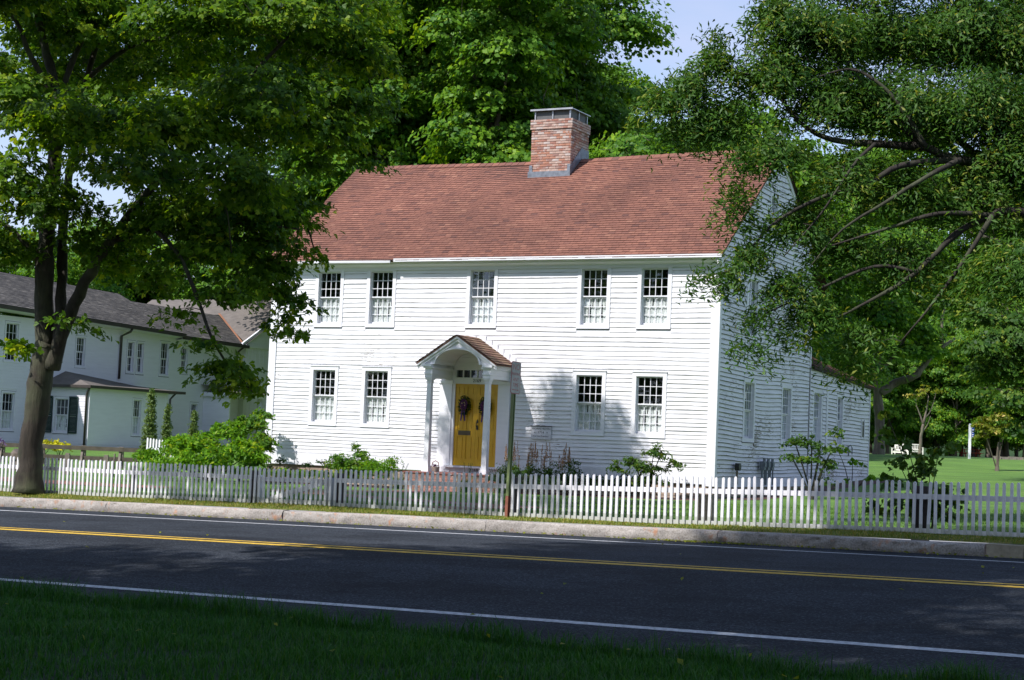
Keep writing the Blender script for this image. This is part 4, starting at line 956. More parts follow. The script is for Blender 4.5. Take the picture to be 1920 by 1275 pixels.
# ============================================================ no-parking sign
su, sv = -13.26, 22.22; sx, sy = xy(su, sv)
sg = root('parking_sign', 'narrow no parking sign on a leaning green metal post in front of the picket fence', 'sign', (sx, sy, G(sx, sy)), 0)
sg.rotation_euler = (0, R(1.3), ROADA+math.pi/2)            # local x = away from the road, local -y = towards the right
mb = MB(); mb.mat(M['greenpost'])
for (x0, x1, y0, y1) in ((-.035, -.022, -.022, .022), (.022, .035, -.022, .022), (-.022, .022, .016, .022)): mb.box(x0, x1, y0, y1, .33, 2.35)
mb.build('post', None, sg)
mb = MB(); 
for (x0, x1, y0, y1) in ((-.037, -.022, -.024, .024), (.022, .037, -.024, .024), (-.022, .022, .016, .024)): mb.box(x0, x1, y0, y1, -.2, .34)
mb.build('post_foot', M['rust'], sg)
def rrect(w, h, r): return [(sx_*(w/2-r)+r*math.cos(t), sz_*(h/2-r)+r*math.sin(t)) for sx_, sz_, t0 in ((1, 1, 0), (-1, 1, math.pi/2), (-1, -1, math.pi), (1, -1, 1.5*math.pi)) for t in [t0+i*math.pi/8 for i in range(5)]]
pn = MB(); pn.prism(rrect(.285, .50, .04), -.028, -.023, 'y'); pno = pn.build('sign_panel', M['signedge'], sg, (0, 0, 2.16))
pn = MB(); pn.prism(rrect(.255, .47, .03), -.0295, -.0281, 'y'); pn.build('sign_face', M['signwhite'], pno)
for t_, s_, z_ in (('NO', .135, .16), ('PARKING', .062, .055), ('ANY', .085, -.03), ('TIME', .085, -.115)): text_obj('lettering', t_, s_, M['signred'], pno, (0, -.030, z_), (math.pi/2, 0, 0), .001)
a_ = MB(); a_.box(-.07, .07, -.031, -.0296, -.193, -.183); a_.prism([(-.10, -.188), (-.065, -.172), (-.065, -.204)], -.031, -.0296, 'y'); a_.prism([(.10, -.188), (.065, -.204), (.065, -.172)], -.031, -.0296, 'y'); a_.build('arrow', M['signred'], pno)

# ============================================================ foliage machinery
def rnd_unit(n, rg): v = rg.normal(size=(n, 3)); return v/np.linalg.norm(v, axis=1)[:, None]
def leafmesh(name, P, nrm, size, mat, rg, shape='quad', tint=None, aspect=.62, dirs=None, droop=.0):
    n = len(P); nrm = nrm/np.linalg.norm(nrm, axis=1)[:, None]
    t = rnd_unit(n, rg) if dirs is None else dirs+rnd_unit(n, rg)*.5
    t = t - nrm*(t*nrm).sum(1)[:, None]; t /= np.linalg.norm(t, axis=1)[:, None]+1e-9; s = np.cross(nrm, t)
    L = (size*rg.uniform(.65, 1.25, n))[:, None]; tn = rg.uniform(.1, .8, n) if tint is None else tint
    if shape == 'quad':
        w = L*aspect/2; dn = -nrm*L*.12
        V = np.stack([P-t*L*.5, P+s*w+dn*0, P+t*L*.5+dn*2, P-s*w], 1).reshape(-1, 3); F = np.arange(n*4).reshape(n, 4); Tn = np.repeat(tn, 4)
    elif shape == 'maple':
        Vs = []
        for ang, ll, ww in ((.42, 1, .27), (-.62, .92, .26)):
            c, si = math.cos(ang), math.sin(ang); d = t*c+s*si; e = np.cross(nrm, d); dn = -nrm*L*.14
            Vs.append(np.stack([P-t*L*.15, P+d*L*ll*.45+e*L*ww*.8, P+d*L*ll*.75+dn, P+d*L*ll*.45-e*L*ww*.8], 1))
        V = np.concatenate(Vs, 1).reshape(-1, 3); F = np.arange(n*8).reshape(n*2, 4); Tn = np.repeat(tn, 8)
    return np_mesh(name, V, F, mat, Tn)
def spray_points(C, out, npc, Rr, rg, flat=.06, droop=.25, upw=1.0, jit=.55):
    k = len(C); n = k*npc; idx = np.repeat(np.arange(k), npc); Rk = (Rr*rg.uniform(.65, 1.25, k))[idx]
    a = rg.uniform(0, 2*np.pi, n); rho = np.sqrt(rg.random(n)); el = rg.uniform(.5, 1.0, k)[idx]; ph = np.arctan2(out[idx, 1], out[idx, 0])
    lx, ly = rho*np.cos(a)*Rk*1.25, rho*np.sin(a)*Rk*el
    P = C[idx].copy(); P[:, 0] += lx*np.cos(ph)-ly*np.sin(ph); P[:, 1] += lx*np.sin(ph)+ly*np.cos(ph)
    P[:, 2] += -droop*Rk*(rho**2)*(1+.8*np.cos(a)) + rg.normal(0, flat, n)
    nr_ = np.zeros((n, 3)); nr_[:, 2] = upw*.75; nr_ += out[idx]*.75*np.array([1, 1, .2]) + rg.normal(0, jit, (n, 3))
    tk = rg.normal(.44, .17, k)[idx]; tt = tk+rg.normal(0, .15, n); tt[rg.random(n) < .03] = 1.; return P, nr_, tt
def clumps_in(blobs, dens, rg, shell=.45):
    Cs, Os = [], []
    for (x, y, z, rx, ry, rz) in blobs:
        n = max(3, int(dens*(rx*ry*rz)**.667)); d = rnd_unit(n, rg); d[:, 2] = np.where(d[:, 2] < -.3, -d[:, 2]*.6, d[:, 2]); d /= np.linalg.norm(d, axis=1)[:, None]
        r_ = rg.random(n)**shell; Cs.append(np.array([x, y, z])+d*r_[:, None]*np.array([rx, ry, rz])); o = d.copy(); o[:, 2] *= .4; Os.append(o/(np.linalg.norm(o, axis=1)[:, None]+1e-6))
    return np.concatenate(Cs), np.concatenate(Os)
def limb_mesh(mb, pts, r0, r1, rg, seg=8, sub=4, wob=.03):
    P = [np.array(p, float) for p in pts]; out = []
    for i in range(len(P)-1):
        p0 = P[max(i-1, 0)]; p1 = P[i]; p2 = P[i+1]; p3 = P[min(i+2, len(P)-1)]
        for k in range(sub):
            t = k/sub; out.append(.5*((2*p1)+(-p0+p2)*t+(2*p0-5*p1+4*p2-p3)*t*t+(-p0+3*p1-3*p2+p3)*t**3))
    out.append(P[-1]); n = len(out); rad = [r0+(r1-r0)*(i/(n-1))**.8 for i in range(n)]
    out = [o+rg.normal(0, wob*rad[i]*1.2, 3)*(0 if i == 0 else 1) for i, o in enumerate(out)]
    mb.tube(out, [r*(1+rg.normal(0, .05)) for r in rad], seg, cap=True); return out, rad
def twigs(mb, nodes, C, rg, r=.018, seg=3, sag=.15):
    """connect each clump to the nearest wood"""
    N_ = np.array(nodes); base = N_.mean(0); d0 = np.array([np.min(((N_-c)**2).sum(1)) for c in C]); order = np.argsort(d0)
    buf = np.zeros((len(N_)+len(C)*2, 3)); buf[:len(N_)] = N_; m = len(N_)
    for i in order:
        c = C[i]; dd = ((buf[:m]-c)**2).sum(1) + np.maximum(0, buf[:m, 2]-c[2])*.8; j = int(np.argmin(dd)); a = buf[j]; L = np.linalg.norm(c-a)
        if L < .02: continue
        mid = (a+c)/2+rg.normal(0, .06*L, 3)+np.array([0, 0, sag*L*.3]); rr = min(r*2.2, r*(.6+L*.5)); mb.tube([a, mid, c], [rr, rr*.7, rr*.35], seg, cap=False)
        buf[m] = mid; buf[m+1] = c; m += 2
def make_tree(name, label, cat, base, trunk, limbs, blobs, bmat, lmat, seed, dens=9, npc=40, Rr=.45, size=.14, shape='maple', group=None, tr=(.3, .15), flat=.05, droop=.25, twig=.018, jit=.5, gmin=None, tseg=12, aspect=.62, shell=.45):
    rg = np.random.default_rng(seed); base = np.array(base, float)
    rt = root(name, label, cat, tuple(base), 0, group); loc = lambda pts: [tuple(np.array(p, float)-base) for p in pts]
    mb = MB(); nodes = []; o, rd = limb_mesh(mb, loc(trunk), tr[0], tr[1], rg, tseg, 5, .05)
    for k in range(len(mb.v)):                                     # root flare
        v = mb.v[k]
        if v[2] < .5: f = 1+.35*(1-max(0, v[2])/.5)**2; mb.v[k] = (o[0][0]+(v[0]-o[0][0])*f, o[0][1]+(v[1]-o[0][1])*f, v[2])
    nodes += o[len(o)//2:]; mb.build('trunk', bmat, rt, smooth=True)
    for (pts, a, b) in limbs:
        mb = MB(); o, rd = limb_mesh(mb, loc(pts), a, b, rg, 8, 4, .08); nodes += o; mb.build('limb', bmat, rt, smooth=True)
    C, O = clumps_in([(x-base[0], y-base[1], z-base[2], a, b, c) for x, y, z, a, b, c in blobs], dens, rg, shell)
    mb = MB(); twigs(mb, nodes, C, rg, twig); mb.build('branches', bmat, rt, recalc=False)
    P, nr_, tn = spray_points(C, O, npc, Rr, rg, flat, droop, jit=jit)
    obj('crown', leafmesh('crown', P, nr_, size, lmat, rg, shape, tn, aspect=aspect, dirs=O[np.repeat(np.arange(len(C)), npc)]), rt)
    return rt, len(C)
def copy_tree(o, parent=None):
    c = o.copy(); COL.objects.link(c); c.parent = parent
    for chd in o.children: copy_tree(chd, c)
    return c

# ------------------------------------------------------------ the street maple at the left
maple_blobs = [
 (-9.43, 31.00, 7.70, 1.48, 1.48, 1.26), (-8.27, 32.00, 7.59, 1.53, 1.53, 1.30), (-9.21, 31.00, 5.59, 1.28, 1.28, 1.09), (-7.61, 31.00, 5.46, 1.18, 1.18, 1.01), (-6.02, 31.00, 7.44, 1.48, 1.48, 1.26), (-5.73, 30.00, 5.25, 1.43, 1.43, 1.22), (-4.33, 31.00, 7.51, 1.48, 1.48, 1.26), (-4.14, 31.00, 5.70, 1.48, 1.48, 1.26),
 (-3.31, 32.00, 7.17, 0.97, 0.97, 0.82), (-3.11, 31.50, 6.20, 0.70, 0.70, 0.60), (-4.97, 30.00, 3.73, 1.14, 1.14, 0.97), (-6.34, 31.00, 4.01, 0.99, 0.99, 0.84), (-8.43, 30.00, 3.78, 0.86, 0.86, 0.73), (-4.41, 31.00, 4.09, 0.74, 0.74, 0.63), (-4.52, 30.50, 2.84, 0.58, 0.58, 0.49), (-3.86, 31.50, 4.99, 0.38, 0.38, 0.32), (-2.86, 31.50, 5.11, 0.24, 0.24, 0.20),
 (-4.74, 28.00, 1.01, 0.40, 0.40, 0.34), (-4.32, 28.00, 0.67, 0.30, 0.30, 0.26), (-5.11, 28.00, 1.35, 0.27, 0.27, 0.23), (-5.83, 29.00, 1.89, 0.28, 0.28, 0.24), (-7.84, 30.00, 1.78, 0.27, 0.27, 0.23), (-8.85, 30.00, 1.36, 0.19, 0.19, 0.16), (-9.46, 31.00, 3.18, 0.59, 0.59, 0.50), (-4.06, 30.50, 2.32, 0.31, 0.31, 0.26), (-4.00, 30.50, 1.83, 0.14, 0.14, 0.12), (-6.24, 29.50, 2.48, 0.42, 0.42, 0.36), (-5.02, 29.00, 2.29, 0.46, 0.46, 0.39), (-7.37, 31.00, 2.97, 0.59, 0.59, 0.50),
 (-10.0, 26.4, 6.3, 1.3, 1.05, .85), (-9.2, 25.8, 6.5, 1.3, 1.05, .85), (-8.4, 25.1, 6.8, 1.3, 1.05, .85), (-7.6, 24.3, 7.2, 1.3, 1.05, .85), (-6.8, 23.5, 7.6, 1.3, 1.05, .85), (-6.1, 22.7, 8.1, 1.3, 1.05, .85), (-5.4, 21.9, 8.6, 1.3, 1.05, .85),
 (-9.4, 26.8, 7.3, 1.35, 1.1, .85), (-8.6, 26.1, 7.6, 1.35, 1.1, .85), (-7.8, 25.3, 8.0, 1.35, 1.1, .85), (-7.0, 24.6, 8.4, 1.35, 1.1, .85), (-6.3, 23.8, 8.9, 1.35, 1.1, .85), (-5.6, 23.0, 9.4, 1.35, 1.1, .85), (-7.6, 26.6, 9.2, 1.7, 1.5, 1.0), (-6.0, 26.0, 10.0, 1.7, 1.5, 1.0),
 (-10.0, 26.4, 6.3, 1.3, 1.05, .85), (-9.2, 25.8, 6.5, 1.3, 1.05, .85), (-8.4, 25.1, 6.8, 1.3, 1.05, .85), (-7.6, 24.3, 7.2, 1.3, 1.05, .85), (-6.8, 23.5, 7.6, 1.3, 1.05, .85), (-6.1, 22.7, 8.1, 1.3, 1.05, .85), (-5.4, 21.9, 8.6, 1.3, 1.05, .85),
 (-8.4, 38.3, 11.9, .6, .6, .5), (-7.6, 38.5, 11.2, .9, .8, .7), (-8.2, 38.0, 10.8, .7, .6, .5), (-9.2, 38.4, 12.1, .9, .8, .7), (-9.0, 38.8, 11.0, .9, .8, .7), (-7.0, 38.0, 10.2, .9, .8, .7), (-6.12, 30.00, 3.59, 0.67, 0.67, 0.57), (-3.92, 31.00, 4.21, 0.22, 0.22, 0.18), (-5.12, 30.50, 3.20, 0.58, 0.58, 0.49), (-4.23, 30.80, 3.08, 0.27, 0.27, 0.23),
 (-5.34, 29.50, 3.18, 0.58, 0.58, 0.49), (-4.60, 30.50, 3.37, 0.56, 0.56, 0.48), (-4.00, 31.00, 3.85, 0.26, 0.26, 0.22), (-6.09, 30.00, 3.11, 0.50, 0.50, 0.42), (-4.72, 30.00, 2.54, 0.38, 0.38, 0.32), (-4.16, 30.50, 2.51, 0.35, 0.35, 0.30), (-4.04, 30.50, 2.07, 0.21, 0.21, 0.18), (-6.99, 30.50, 3.52, 0.58, 0.58, 0.49), (-7.98, 31.00, 3.24, 0.49, 0.49, 0.42), (-3.50, 31.00, 5.78, 0.54, 0.54, 0.46), (-8.96, 31.00, 3.10, 0.44, 0.44, 0.38), (-4.96, 28.00, 0.96, 0.27, 0.27, 0.23), (-4.46, 28.00, 0.85, 0.30, 0.30, 0.26),
 (-6.4, 36.9, 11.1, 1.0, .9, .7), (-5.5, 37.1, 10.7, 1.0, .9, .6), (-7.1, 36.9, 11.5, 1.0, .9, .7), (-6.0, 37.0, 11.4, 1.0, .9, .7), (-7.6, 36.9, 13.9, .32, .32, .7), (-7.6, 36.9, 13.0, .5, .5, .7), (-6.8, 36.9, 12.7, .35, .35, .6), (-7.0, 36.9, 11.6, .8, .8, .6), (-6.1, 37.0, 11.3, .8, .8, .6), (-5.3, 37.2, 11.2, .9, .9, .6), (-5.8, 37.1, 11.3, 1.0, .9, .8), (-7.6, 36.9, 13.9, .32, .32, .7), (-7.6, 36.9, 13.0, .5, .5, .7), (-6.8, 36.9, 12.7, .35, .35, .6), (-7.0, 36.9, 11.6, .8, .8, .6), (-6.1, 37.0, 11.3, .8, .8, .6), (-5.3, 37.2, 11.2, .9, .9, .6), (-5.8, 37.1, 11.3, 1.0, .9, .8), (-9.17, 30.00, 4.14, 0.91, 0.91, 0.77), (-9.60, 30.50, 3.11, 0.58, 0.58, 0.49), (-3.56, 32.00, 8.10, 1.12, 1.12, 0.95), (-6.17, 28.50, 5.05, 1.00, 1.00, 0.85), (-7.86, 29.00, 5.07, 1.01, 1.01, 0.86), (-4.55, 28.50, 5.58, 1.00, 1.00, 0.85),
 (-10.56, 33.00, 9.80, 1.57, 1.57, 1.34), (-8.45, 33.00, 10.10, 1.68, 1.68, 1.43), (-6.09, 33.00, 9.88, 1.57, 1.57, 1.34), (-11.34, 33.00, 6.74, 1.15, 1.15, 0.98), (-11.19, 33.00, 4.29, 0.84, 0.84, 0.71), (-4.37, 33.00, 9.62, 1.26, 1.26, 1.07), (-9.88, 35.00, 7.13, 1.89, 1.89, 1.61), (-7.63, 36.00, 7.55, 1.95, 1.95, 1.65), (-5.40, 35.00, 7.43, 1.56, 1.56, 1.32), (-6.24, 27.00, 4.07, 0.94, 0.94, 0.80), (-9.65, 34.00, 11.61, 1.19, 1.19, 1.01), (-7.35, 34.00, 11.81, 1.08, 1.08, 0.92), (-4.43, 27.00, 4.06, 0.86, 0.86, 0.73), (-3.91, 31.00, 3.36, 0.16, 0.16, 0.13)]
mbase = (-8.78, 31.00, -1.29)
maple, nc = make_tree('maple_tree', 'large leafy maple with a dark trunk on the verge, left end of the picket fence', 'tree', mbase,
  [(-8.78, 31.00, -1.29), (-8.76, 31.00, -0.35), (-8.67, 31.00, 0.73), (-8.60, 31.00, 1.53)],
  [([(-8.61, 31.00, 1.38), (-8.68, 31.00, 2.32), (-8.73, 31.00, 3.21), (-8.70, 31.10, 4.12), (-8.70, 31.20, 5.14), (-8.74, 31.30, 6.07), (-8.97, 31.40, 6.80), (-9.24, 31.60, 7.56), (-9.52, 31.80, 8.74), (-9.55, 32.00, 10.06)], .20, .05),
   ([(-8.41, 31.00, 1.14), (-8.35, 30.90, 1.93), (-8.41, 31.10, 2.73), (-8.53, 31.40, 3.67), (-8.59, 31.80, 4.74), (-8.54, 32.20, 5.95), (-8.51, 32.40, 6.73), (-8.35, 32.70, 7.76), (-8.02, 33.00, 9.15)], .13, .04),
   ([(-8.44, 30.90, 1.03), (-8.22, 30.80, 1.82), (-7.87, 30.70, 2.62), (-7.45, 30.60, 3.36), (-7.02, 30.50, 3.96), (-6.50, 30.40, 4.60), (-5.90, 30.40, 5.41), (-5.20, 30.60, 6.38), (-4.39, 30.80, 7.36)], .15, .03),
   ([(-7.45, 30.60, 3.36), (-6.54, 30.20, 3.60), (-5.65, 30.00, 3.75), (-4.69, 30.00, 3.74), (-3.95, 30.30, 3.72)], .06, .02),
   ([(-8.74, 31.30, 6.07), (-9.18, 31.00, 6.80), (-9.46, 30.80, 7.45), (-10.16, 31.00, 8.18)], .07, .03),
   ([(-8.74, 31.30, 5.97), (-8.57, 31.50, 6.84), (-8.34, 31.80, 7.75), (-8.14, 32.00, 8.85)], .07, .03),
   ([(-8.51, 32.40, 6.73), (-7.64, 32.00, 7.31), (-6.55, 31.60, 7.57), (-5.64, 31.50, 8.20)], .06, .02),
   ([(-7.02, 30.50, 3.96), (-6.00, 29.50, 3.15), (-5.44, 28.80, 2.26), (-5.04, 28.30, 1.51), (-4.60, 28.00, 0.97), (-4.23, 28.00, 0.63)], .05, .012),
   ([(-5.90, 30.40, 5.41), (-4.96, 30.60, 5.39), (-3.94, 31.00, 5.81), (-3.01, 31.50, 6.25)], .05, .02),
   ([(-5.10, 30.40, 4.96), (-4.03, 30.80, 4.07), (-3.73, 31.00, 3.42)], .04, .012),
   ([(-8.72, 31.00, 2.91), (-9.33, 30.80, 3.56), (-10.41, 31.00, 4.14)], .07, .03)],
  maple_blobs, M['bark_maple'], M['leaf_maple'], 5, dens=56, npc=33, Rr=.38, size=.14, shape='maple', tr=(.235, .20), flat=.045, droop=.30, twig=.012)

# ------------------------------------------------------------ the locust reaching in from the right
loc_blobs = [
 (2.70, 27.00, 5.71, 0.52, 0.52, 0.44), (2.27, 27.00, 5.56, 0.31, 0.31, 0.26), (3.16, 27.00, 6.21, 0.39, 0.39, 0.33), (3.15, 27.00, 6.65, 0.19, 0.19, 0.16), (3.24, 27.00, 5.25, 0.56, 0.56, 0.47), (2.54, 27.00, 5.18, 0.21, 0.21, 0.18), (4.04, 27.00, 7.13, 0.43, 0.43, 0.36), (4.16, 27.00, 6.08, 0.73, 0.73, 0.62), (4.66, 27.00, 6.80, 0.77, 0.77, 0.66), (5.14, 27.05, 5.69, 0.86, 0.86, 0.73), (6.00, 27.55, 6.91, 1.05, 1.05, 0.89), (6.28, 27.05, 5.56, 1.03, 1.03, 0.88), (7.42, 27.55, 6.96, 1.14, 1.14, 0.97), (7.44, 26.55, 5.51, 1.01, 1.01, 0.86),
 (4.04, 26.50, 4.80, 0.51, 0.51, 0.43), (3.51, 26.00, 4.57, 0.20, 0.20, 0.17), (3.44, 26.00, 3.98, 0.23, 0.23, 0.20), (3.46, 26.00, 3.60, 0.20, 0.20, 0.17), (3.68, 26.00, 3.06, 0.31, 0.31, 0.27), (3.36, 26.00, 2.63, 0.18, 0.18, 0.15), (2.96, 26.00, 2.70, 0.10, 0.10, 0.08), (4.20, 26.00, 2.58, 0.37, 0.37, 0.32), (3.80, 26.00, 2.07, 0.20, 0.20, 0.17), (3.69, 26.00, 1.65, 0.08, 0.08, 0.07), (4.50, 26.50, 3.67, 0.51, 0.51, 0.43), (5.25, 26.55, 4.47, 0.54, 0.54, 0.46), (5.20, 26.55, 3.27, 0.51, 0.51, 0.44), (4.79, 26.00, 2.19, 0.41, 0.41, 0.35), (4.47, 26.00, 1.76, 0.17, 0.17, 0.14), (5.53, 26.30, 1.83, 0.33, 0.33, 0.28), (5.37, 26.30, 1.40, 0.13, 0.13, 0.11),
 (6.19, 26.55, 4.26, 0.67, 0.67, 0.57), (6.22, 26.55, 3.06, 0.57, 0.57, 0.49), (7.22, 26.55, 4.13, 0.69, 0.69, 0.59), (7.18, 26.00, 2.87, 0.53, 0.53, 0.45), (8.06, 26.55, 4.59, 1.01, 1.01, 0.86), (8.49, 27.55, 6.83, 1.23, 1.23, 1.04), (6.61, 28.00, 8.32, 1.25, 1.25, 1.06), (5.16, 28.00, 8.26, 0.98, 0.98, 0.83), (8.05, 28.00, 8.57, 1.34, 1.34, 1.13), (7.78, 25.00, 2.80, 0.87, 0.87, 0.74), (9.31, 27.00, 5.42, 1.46, 1.46, 1.24), (9.08, 26.00, 3.54, 1.24, 1.24, 1.05), (9.61, 28.00, 7.90, 1.60, 1.60, 1.36)]
lb = (11.6, 28.0); lbase = (lb[0], lb[1], G(*lb))
locust, nc2 = make_tree('locust_tree', 'feathery dark locust tree whose long branches reach in from the right over the side wall', 'tree', lbase,
  [lbase, (11.5, 27.9, 1.5), (11.2, 27.6, 3.6), (10.6, 27.2, 4.6)],
  [([(10.8, 27.3, 4.4), (8.04, 26.50, 4.67), (7.02, 26.50, 4.80), (6.46, 26.50, 4.99), (5.83, 26.60, 5.58), (5.52, 26.80, 6.00), (5.20, 27.00, 6.47), (4.58, 27.00, 6.80)], .11, .02),
   ([(6.46, 26.50, 4.99), (5.67, 26.60, 5.02), (5.01, 26.70, 5.08), (4.50, 26.80, 5.35), (3.90, 27.00, 6.07), (3.03, 27.00, 6.23)], .08, .012),
   ([(7.02, 26.50, 4.80), (6.02, 26.20, 4.62), (5.44, 26.20, 4.26), (4.77, 26.20, 4.06), (4.01, 26.10, 3.59), (3.44, 26.00, 2.89), (3.03, 26.00, 2.74)], .06, .010),
   ([(10.9, 27.3, 3.9), (7.90, 26.00, 3.91), (7.41, 26.00, 3.85), (6.83, 26.00, 3.53), (6.26, 26.00, 2.92), (5.61, 26.00, 2.48), (5.00, 26.20, 2.13)], .10, .015),
   ([(6.26, 26.00, 2.92), (5.60, 26.00, 2.98), (4.78, 26.00, 2.61), (3.88, 26.00, 2.15)], .04, .01),
   ([(10.6, 27.2, 4.6), (8.50, 27.00, 6.70), (7.67, 27.20, 7.42), (6.43, 28.00, 8.32)], .13, .03),
   ([(6.39, 26.20, 4.93), (5.99, 26.20, 5.55), (5.56, 26.20, 5.96), (5.15, 26.30, 6.14), (4.58, 26.40, 5.97)], .05, .012),
   ([(6.89, 26.00, 4.71), (6.34, 25.80, 4.40), (5.69, 25.80, 3.96), (5.04, 25.80, 3.51), (4.60, 26.00, 2.94)], .05, .010),
   ([(7.35, 25.80, 3.82), (6.85, 25.70, 3.00), (6.40, 25.80, 2.33), (6.04, 26.00, 1.83)], .045, .010),
   ([(5.61, 26.30, 4.96), (5.22, 26.00, 4.55), (4.74, 26.00, 3.78), (4.18, 26.00, 3.08)], .035, .008),
   ([(7.41, 26.00, 3.85), (6.52, 25.80, 3.82), (5.75, 26.00, 3.57), (4.92, 26.00, 3.28)], .05, .012),
   ([(10.7, 27.2, 4.2), (8.02, 27.00, 4.66), (7.02, 27.20, 5.36), (6.51, 27.30, 5.62), (5.84, 27.00, 5.36)], .09, .02)],
  loc_blobs, M['bark_locust'], M['leaf_locust'], 9, dens=112, npc=108, Rr=.38, size=.112, shape='quad', tr=(.26, .20), flat=.10, droop=.7, twig=.011, jit=.85, aspect=.27, shell=.5)

# ------------------------------------------------------------ woodland tree kinds, built once at true size and copied
def crown_blobs(h, r, z0, n, rg, skirt=False):
    out = [(0, 0, z0+(h-z0)*.55, r*.5, r*.5, (h-z0)*.40)]
    for i in range(n):
        t = (i+.5)/n; z = z0+(h-z0)*(.08+.86*t); rr = r*math.sin(math.pi*min(.98, (.12+.80*(1-abs(t-.40)*1.15))))*rg.uniform(.75, 1.0) if t < .9 else r*.25
        if skirt and t < .45: rr = r*rg.uniform(.75, 1.1)
        a = i*2.4+rg.uniform(-.4, .4); q = r*rg.uniform(.26, .40); out.append((rr*.68*math.cos(a), rr*.68*math.sin(a), z, q, q, q*.72))
    return out
def kind_tree(name, h, r, z0, nblob, seed, lmat, dens, npc, Rr, size, stems=1, group=None):
    rg = np.random.default_rng(seed); bl = crown_blobs(h, r, z0, nblob, rg, z0 < 1)
    tr_ = [(0, 0, -.5), (.1, 0, h*.2), (0, .1, h*.45), (.2, .1, h*.7), (.1, 0, h*.9)]
    limbs = []
    for (x, y, z, a, b, c) in bl[1::2]:
        z1 = max(h*.18, z-r*.55); limbs.append(([(0, .05, z1), (x*.45, y*.45, z1+(z-z1)*.55), (x*.9, y*.9, z)], h*.008, .02))
    return make_tree(name, 'x', 'tree', (0, 0, 0), tr_, limbs, bl, M['bark_far'], lmat, seed+1, dens=dens, npc=npc, Rr=Rr, size=size, shape='quad', tr=(h*.016+.05, .05), flat=.10, droop=.35, twig=.02, jit=.55, aspect=.75, group=group)[0]
tallA = kind_tree('woodland_tree', 27, 7.0, 5.5, 30, 21, M['leaf_far'], 17, 34, .80, .27)
tallB = kind_tree('woodland_tree', 25, 6.0, 7.0, 26, 31, M['leaf_far'], 17, 34, .75, .26)
midA = kind_tree('woodland_tree', 14, 5.2, 2.5, 22, 41, M['leaf_far'], 20, 34, .62, .22)
edgeA = kind_tree('forest_edge_tree', 12, 4.2, .6, 22, 51, M['leaf_wood'], 24, 34, .60, .24)
edgeB = kind_tree('forest_edge_tree', 9, 4.0, .3, 18, 61, M['leaf_wood'], 26, 34, .55, .24)
used = set()
def place_tree(proto, px, d, label, group, s=1.0, rz=None, dz=0):
    """px is the sideways position in thousandths of the distance"""
    x = px*d/1000.
    if proto.name in used: o = copy_tree(proto)
    else: o = proto; used.add(proto.name)
    o.location = (x, d, G(x, d)+dz); o.rotation_euler = (0, 0, random.uniform(0, 6.28) if rz is None else rz); o.scale = (s, s, s)
    o['label'] = label; o['category'] = 'tree'; o['group'] = group
    return o
GB = 'tall trees behind the white house'
for (pr__, px, d, s, lb_) in ((tallA, -118, 84, .98, 'tall tree above the left end of the red roof, behind the maple'), (tallB, -82, 80, 1.0, 'tall dark tree with bare lower trunks left of centre behind the ridge'),
    (tallA, -48, 88, 1.04, 'tall tree in the middle of the row behind the roof ridge'), (tallB, -16, 76, 1.02, 'tall bright green tree just left of the brick chimney'), (tallA, 14, 84, 1.02, 'tall tree directly behind the brick chimney'),
    (tallB, 48, 96, .90, 'thinner tall tree right of the chimney beside the open sky'), (midA, 62, 71, .99, 'lower rounded bright tree right behind the chimney'), (midA, 84, 80, 1.12, 'tree standing behind the middle of the ridge right of the chimney'), (midA, 100, 86, 1.20, 'tree showing over the right end of the ridge'), (midA, 128, 92, 1.35, 'tall rounded tree seen past the right gable peak'), (midA, 112, 84, .95, 'tree behind the right gable end'),
    (midA, 150, 96, 1.05, 'dark tree behind the low rear ell'), (midA, 176, 106, 1.25, 'dark tree between the house side and the big lawn trunk'), (midA, -100, 70, .62, 'small round tree peeping over the ridge at its left end'), (midA, -62, 72, .86, 'low bushy tree filling behind the left half of the ridge'), (midA, -30, 70, .80, 'low bushy tree just over the ridge left of the chimney')):
    place_tree(pr__, px, d, lb_, GB, s)
for (px, d, s, pr__, lb_) in ((205, 168, 1.25, tallB, 'tall tree far behind the ell, left of the lawn trunk'), (240, 176, 1.35, tallA, 'tall tree far behind the lawn tree'), (292, 172, 1.3, tallB, 'tall tree behind the locust boughs on the right'), (326, 168, 1.3, tallA, 'tall tree at the far right behind the locust boughs')): place_tree(pr__, px, d, lb_, 'tall trees beyond the lawn', s)
GL = 'trees behind the neighbouring house'
for (px, d, s, lb_) in ((-330, 112, 1.05, 'tree far left behind the grey roof'), (-290, 118, 1.0, 'tree behind the grey roof, just left of the maple trunk'), (-255, 110, 1.0, 'tree behind the grey roof seen right of the maple trunk'), (-220, 116, 1.05, 'tree behind the middle of the grey roof'), (-188, 112, .95, 'tree above the brown valley of the neighbouring roof'), (-158, 116, 1.0, 'tree between the two houses'), (-135, 104, .92, 'tree beside the left gable of the white house')):
    place_tree(midA, px, d, lb_, GL, s)
GE = 'trees along the far edge of the lawn'
ed = [(205, 150, 1.15), (216, 158, 1.0), (226, 150, .85), (236, 162, 1.1), (246, 152, .95), (256, 160, 1.15), (266, 150, .9), (276, 158, 1.05), (286, 150, 1.0), (297, 155, 1.2), (308, 148, 1.1), (320, 152, 1.2), (195, 145, 1.2), (262, 175, 1.5), (232, 178, 1.4), (290, 176, 1.5)]
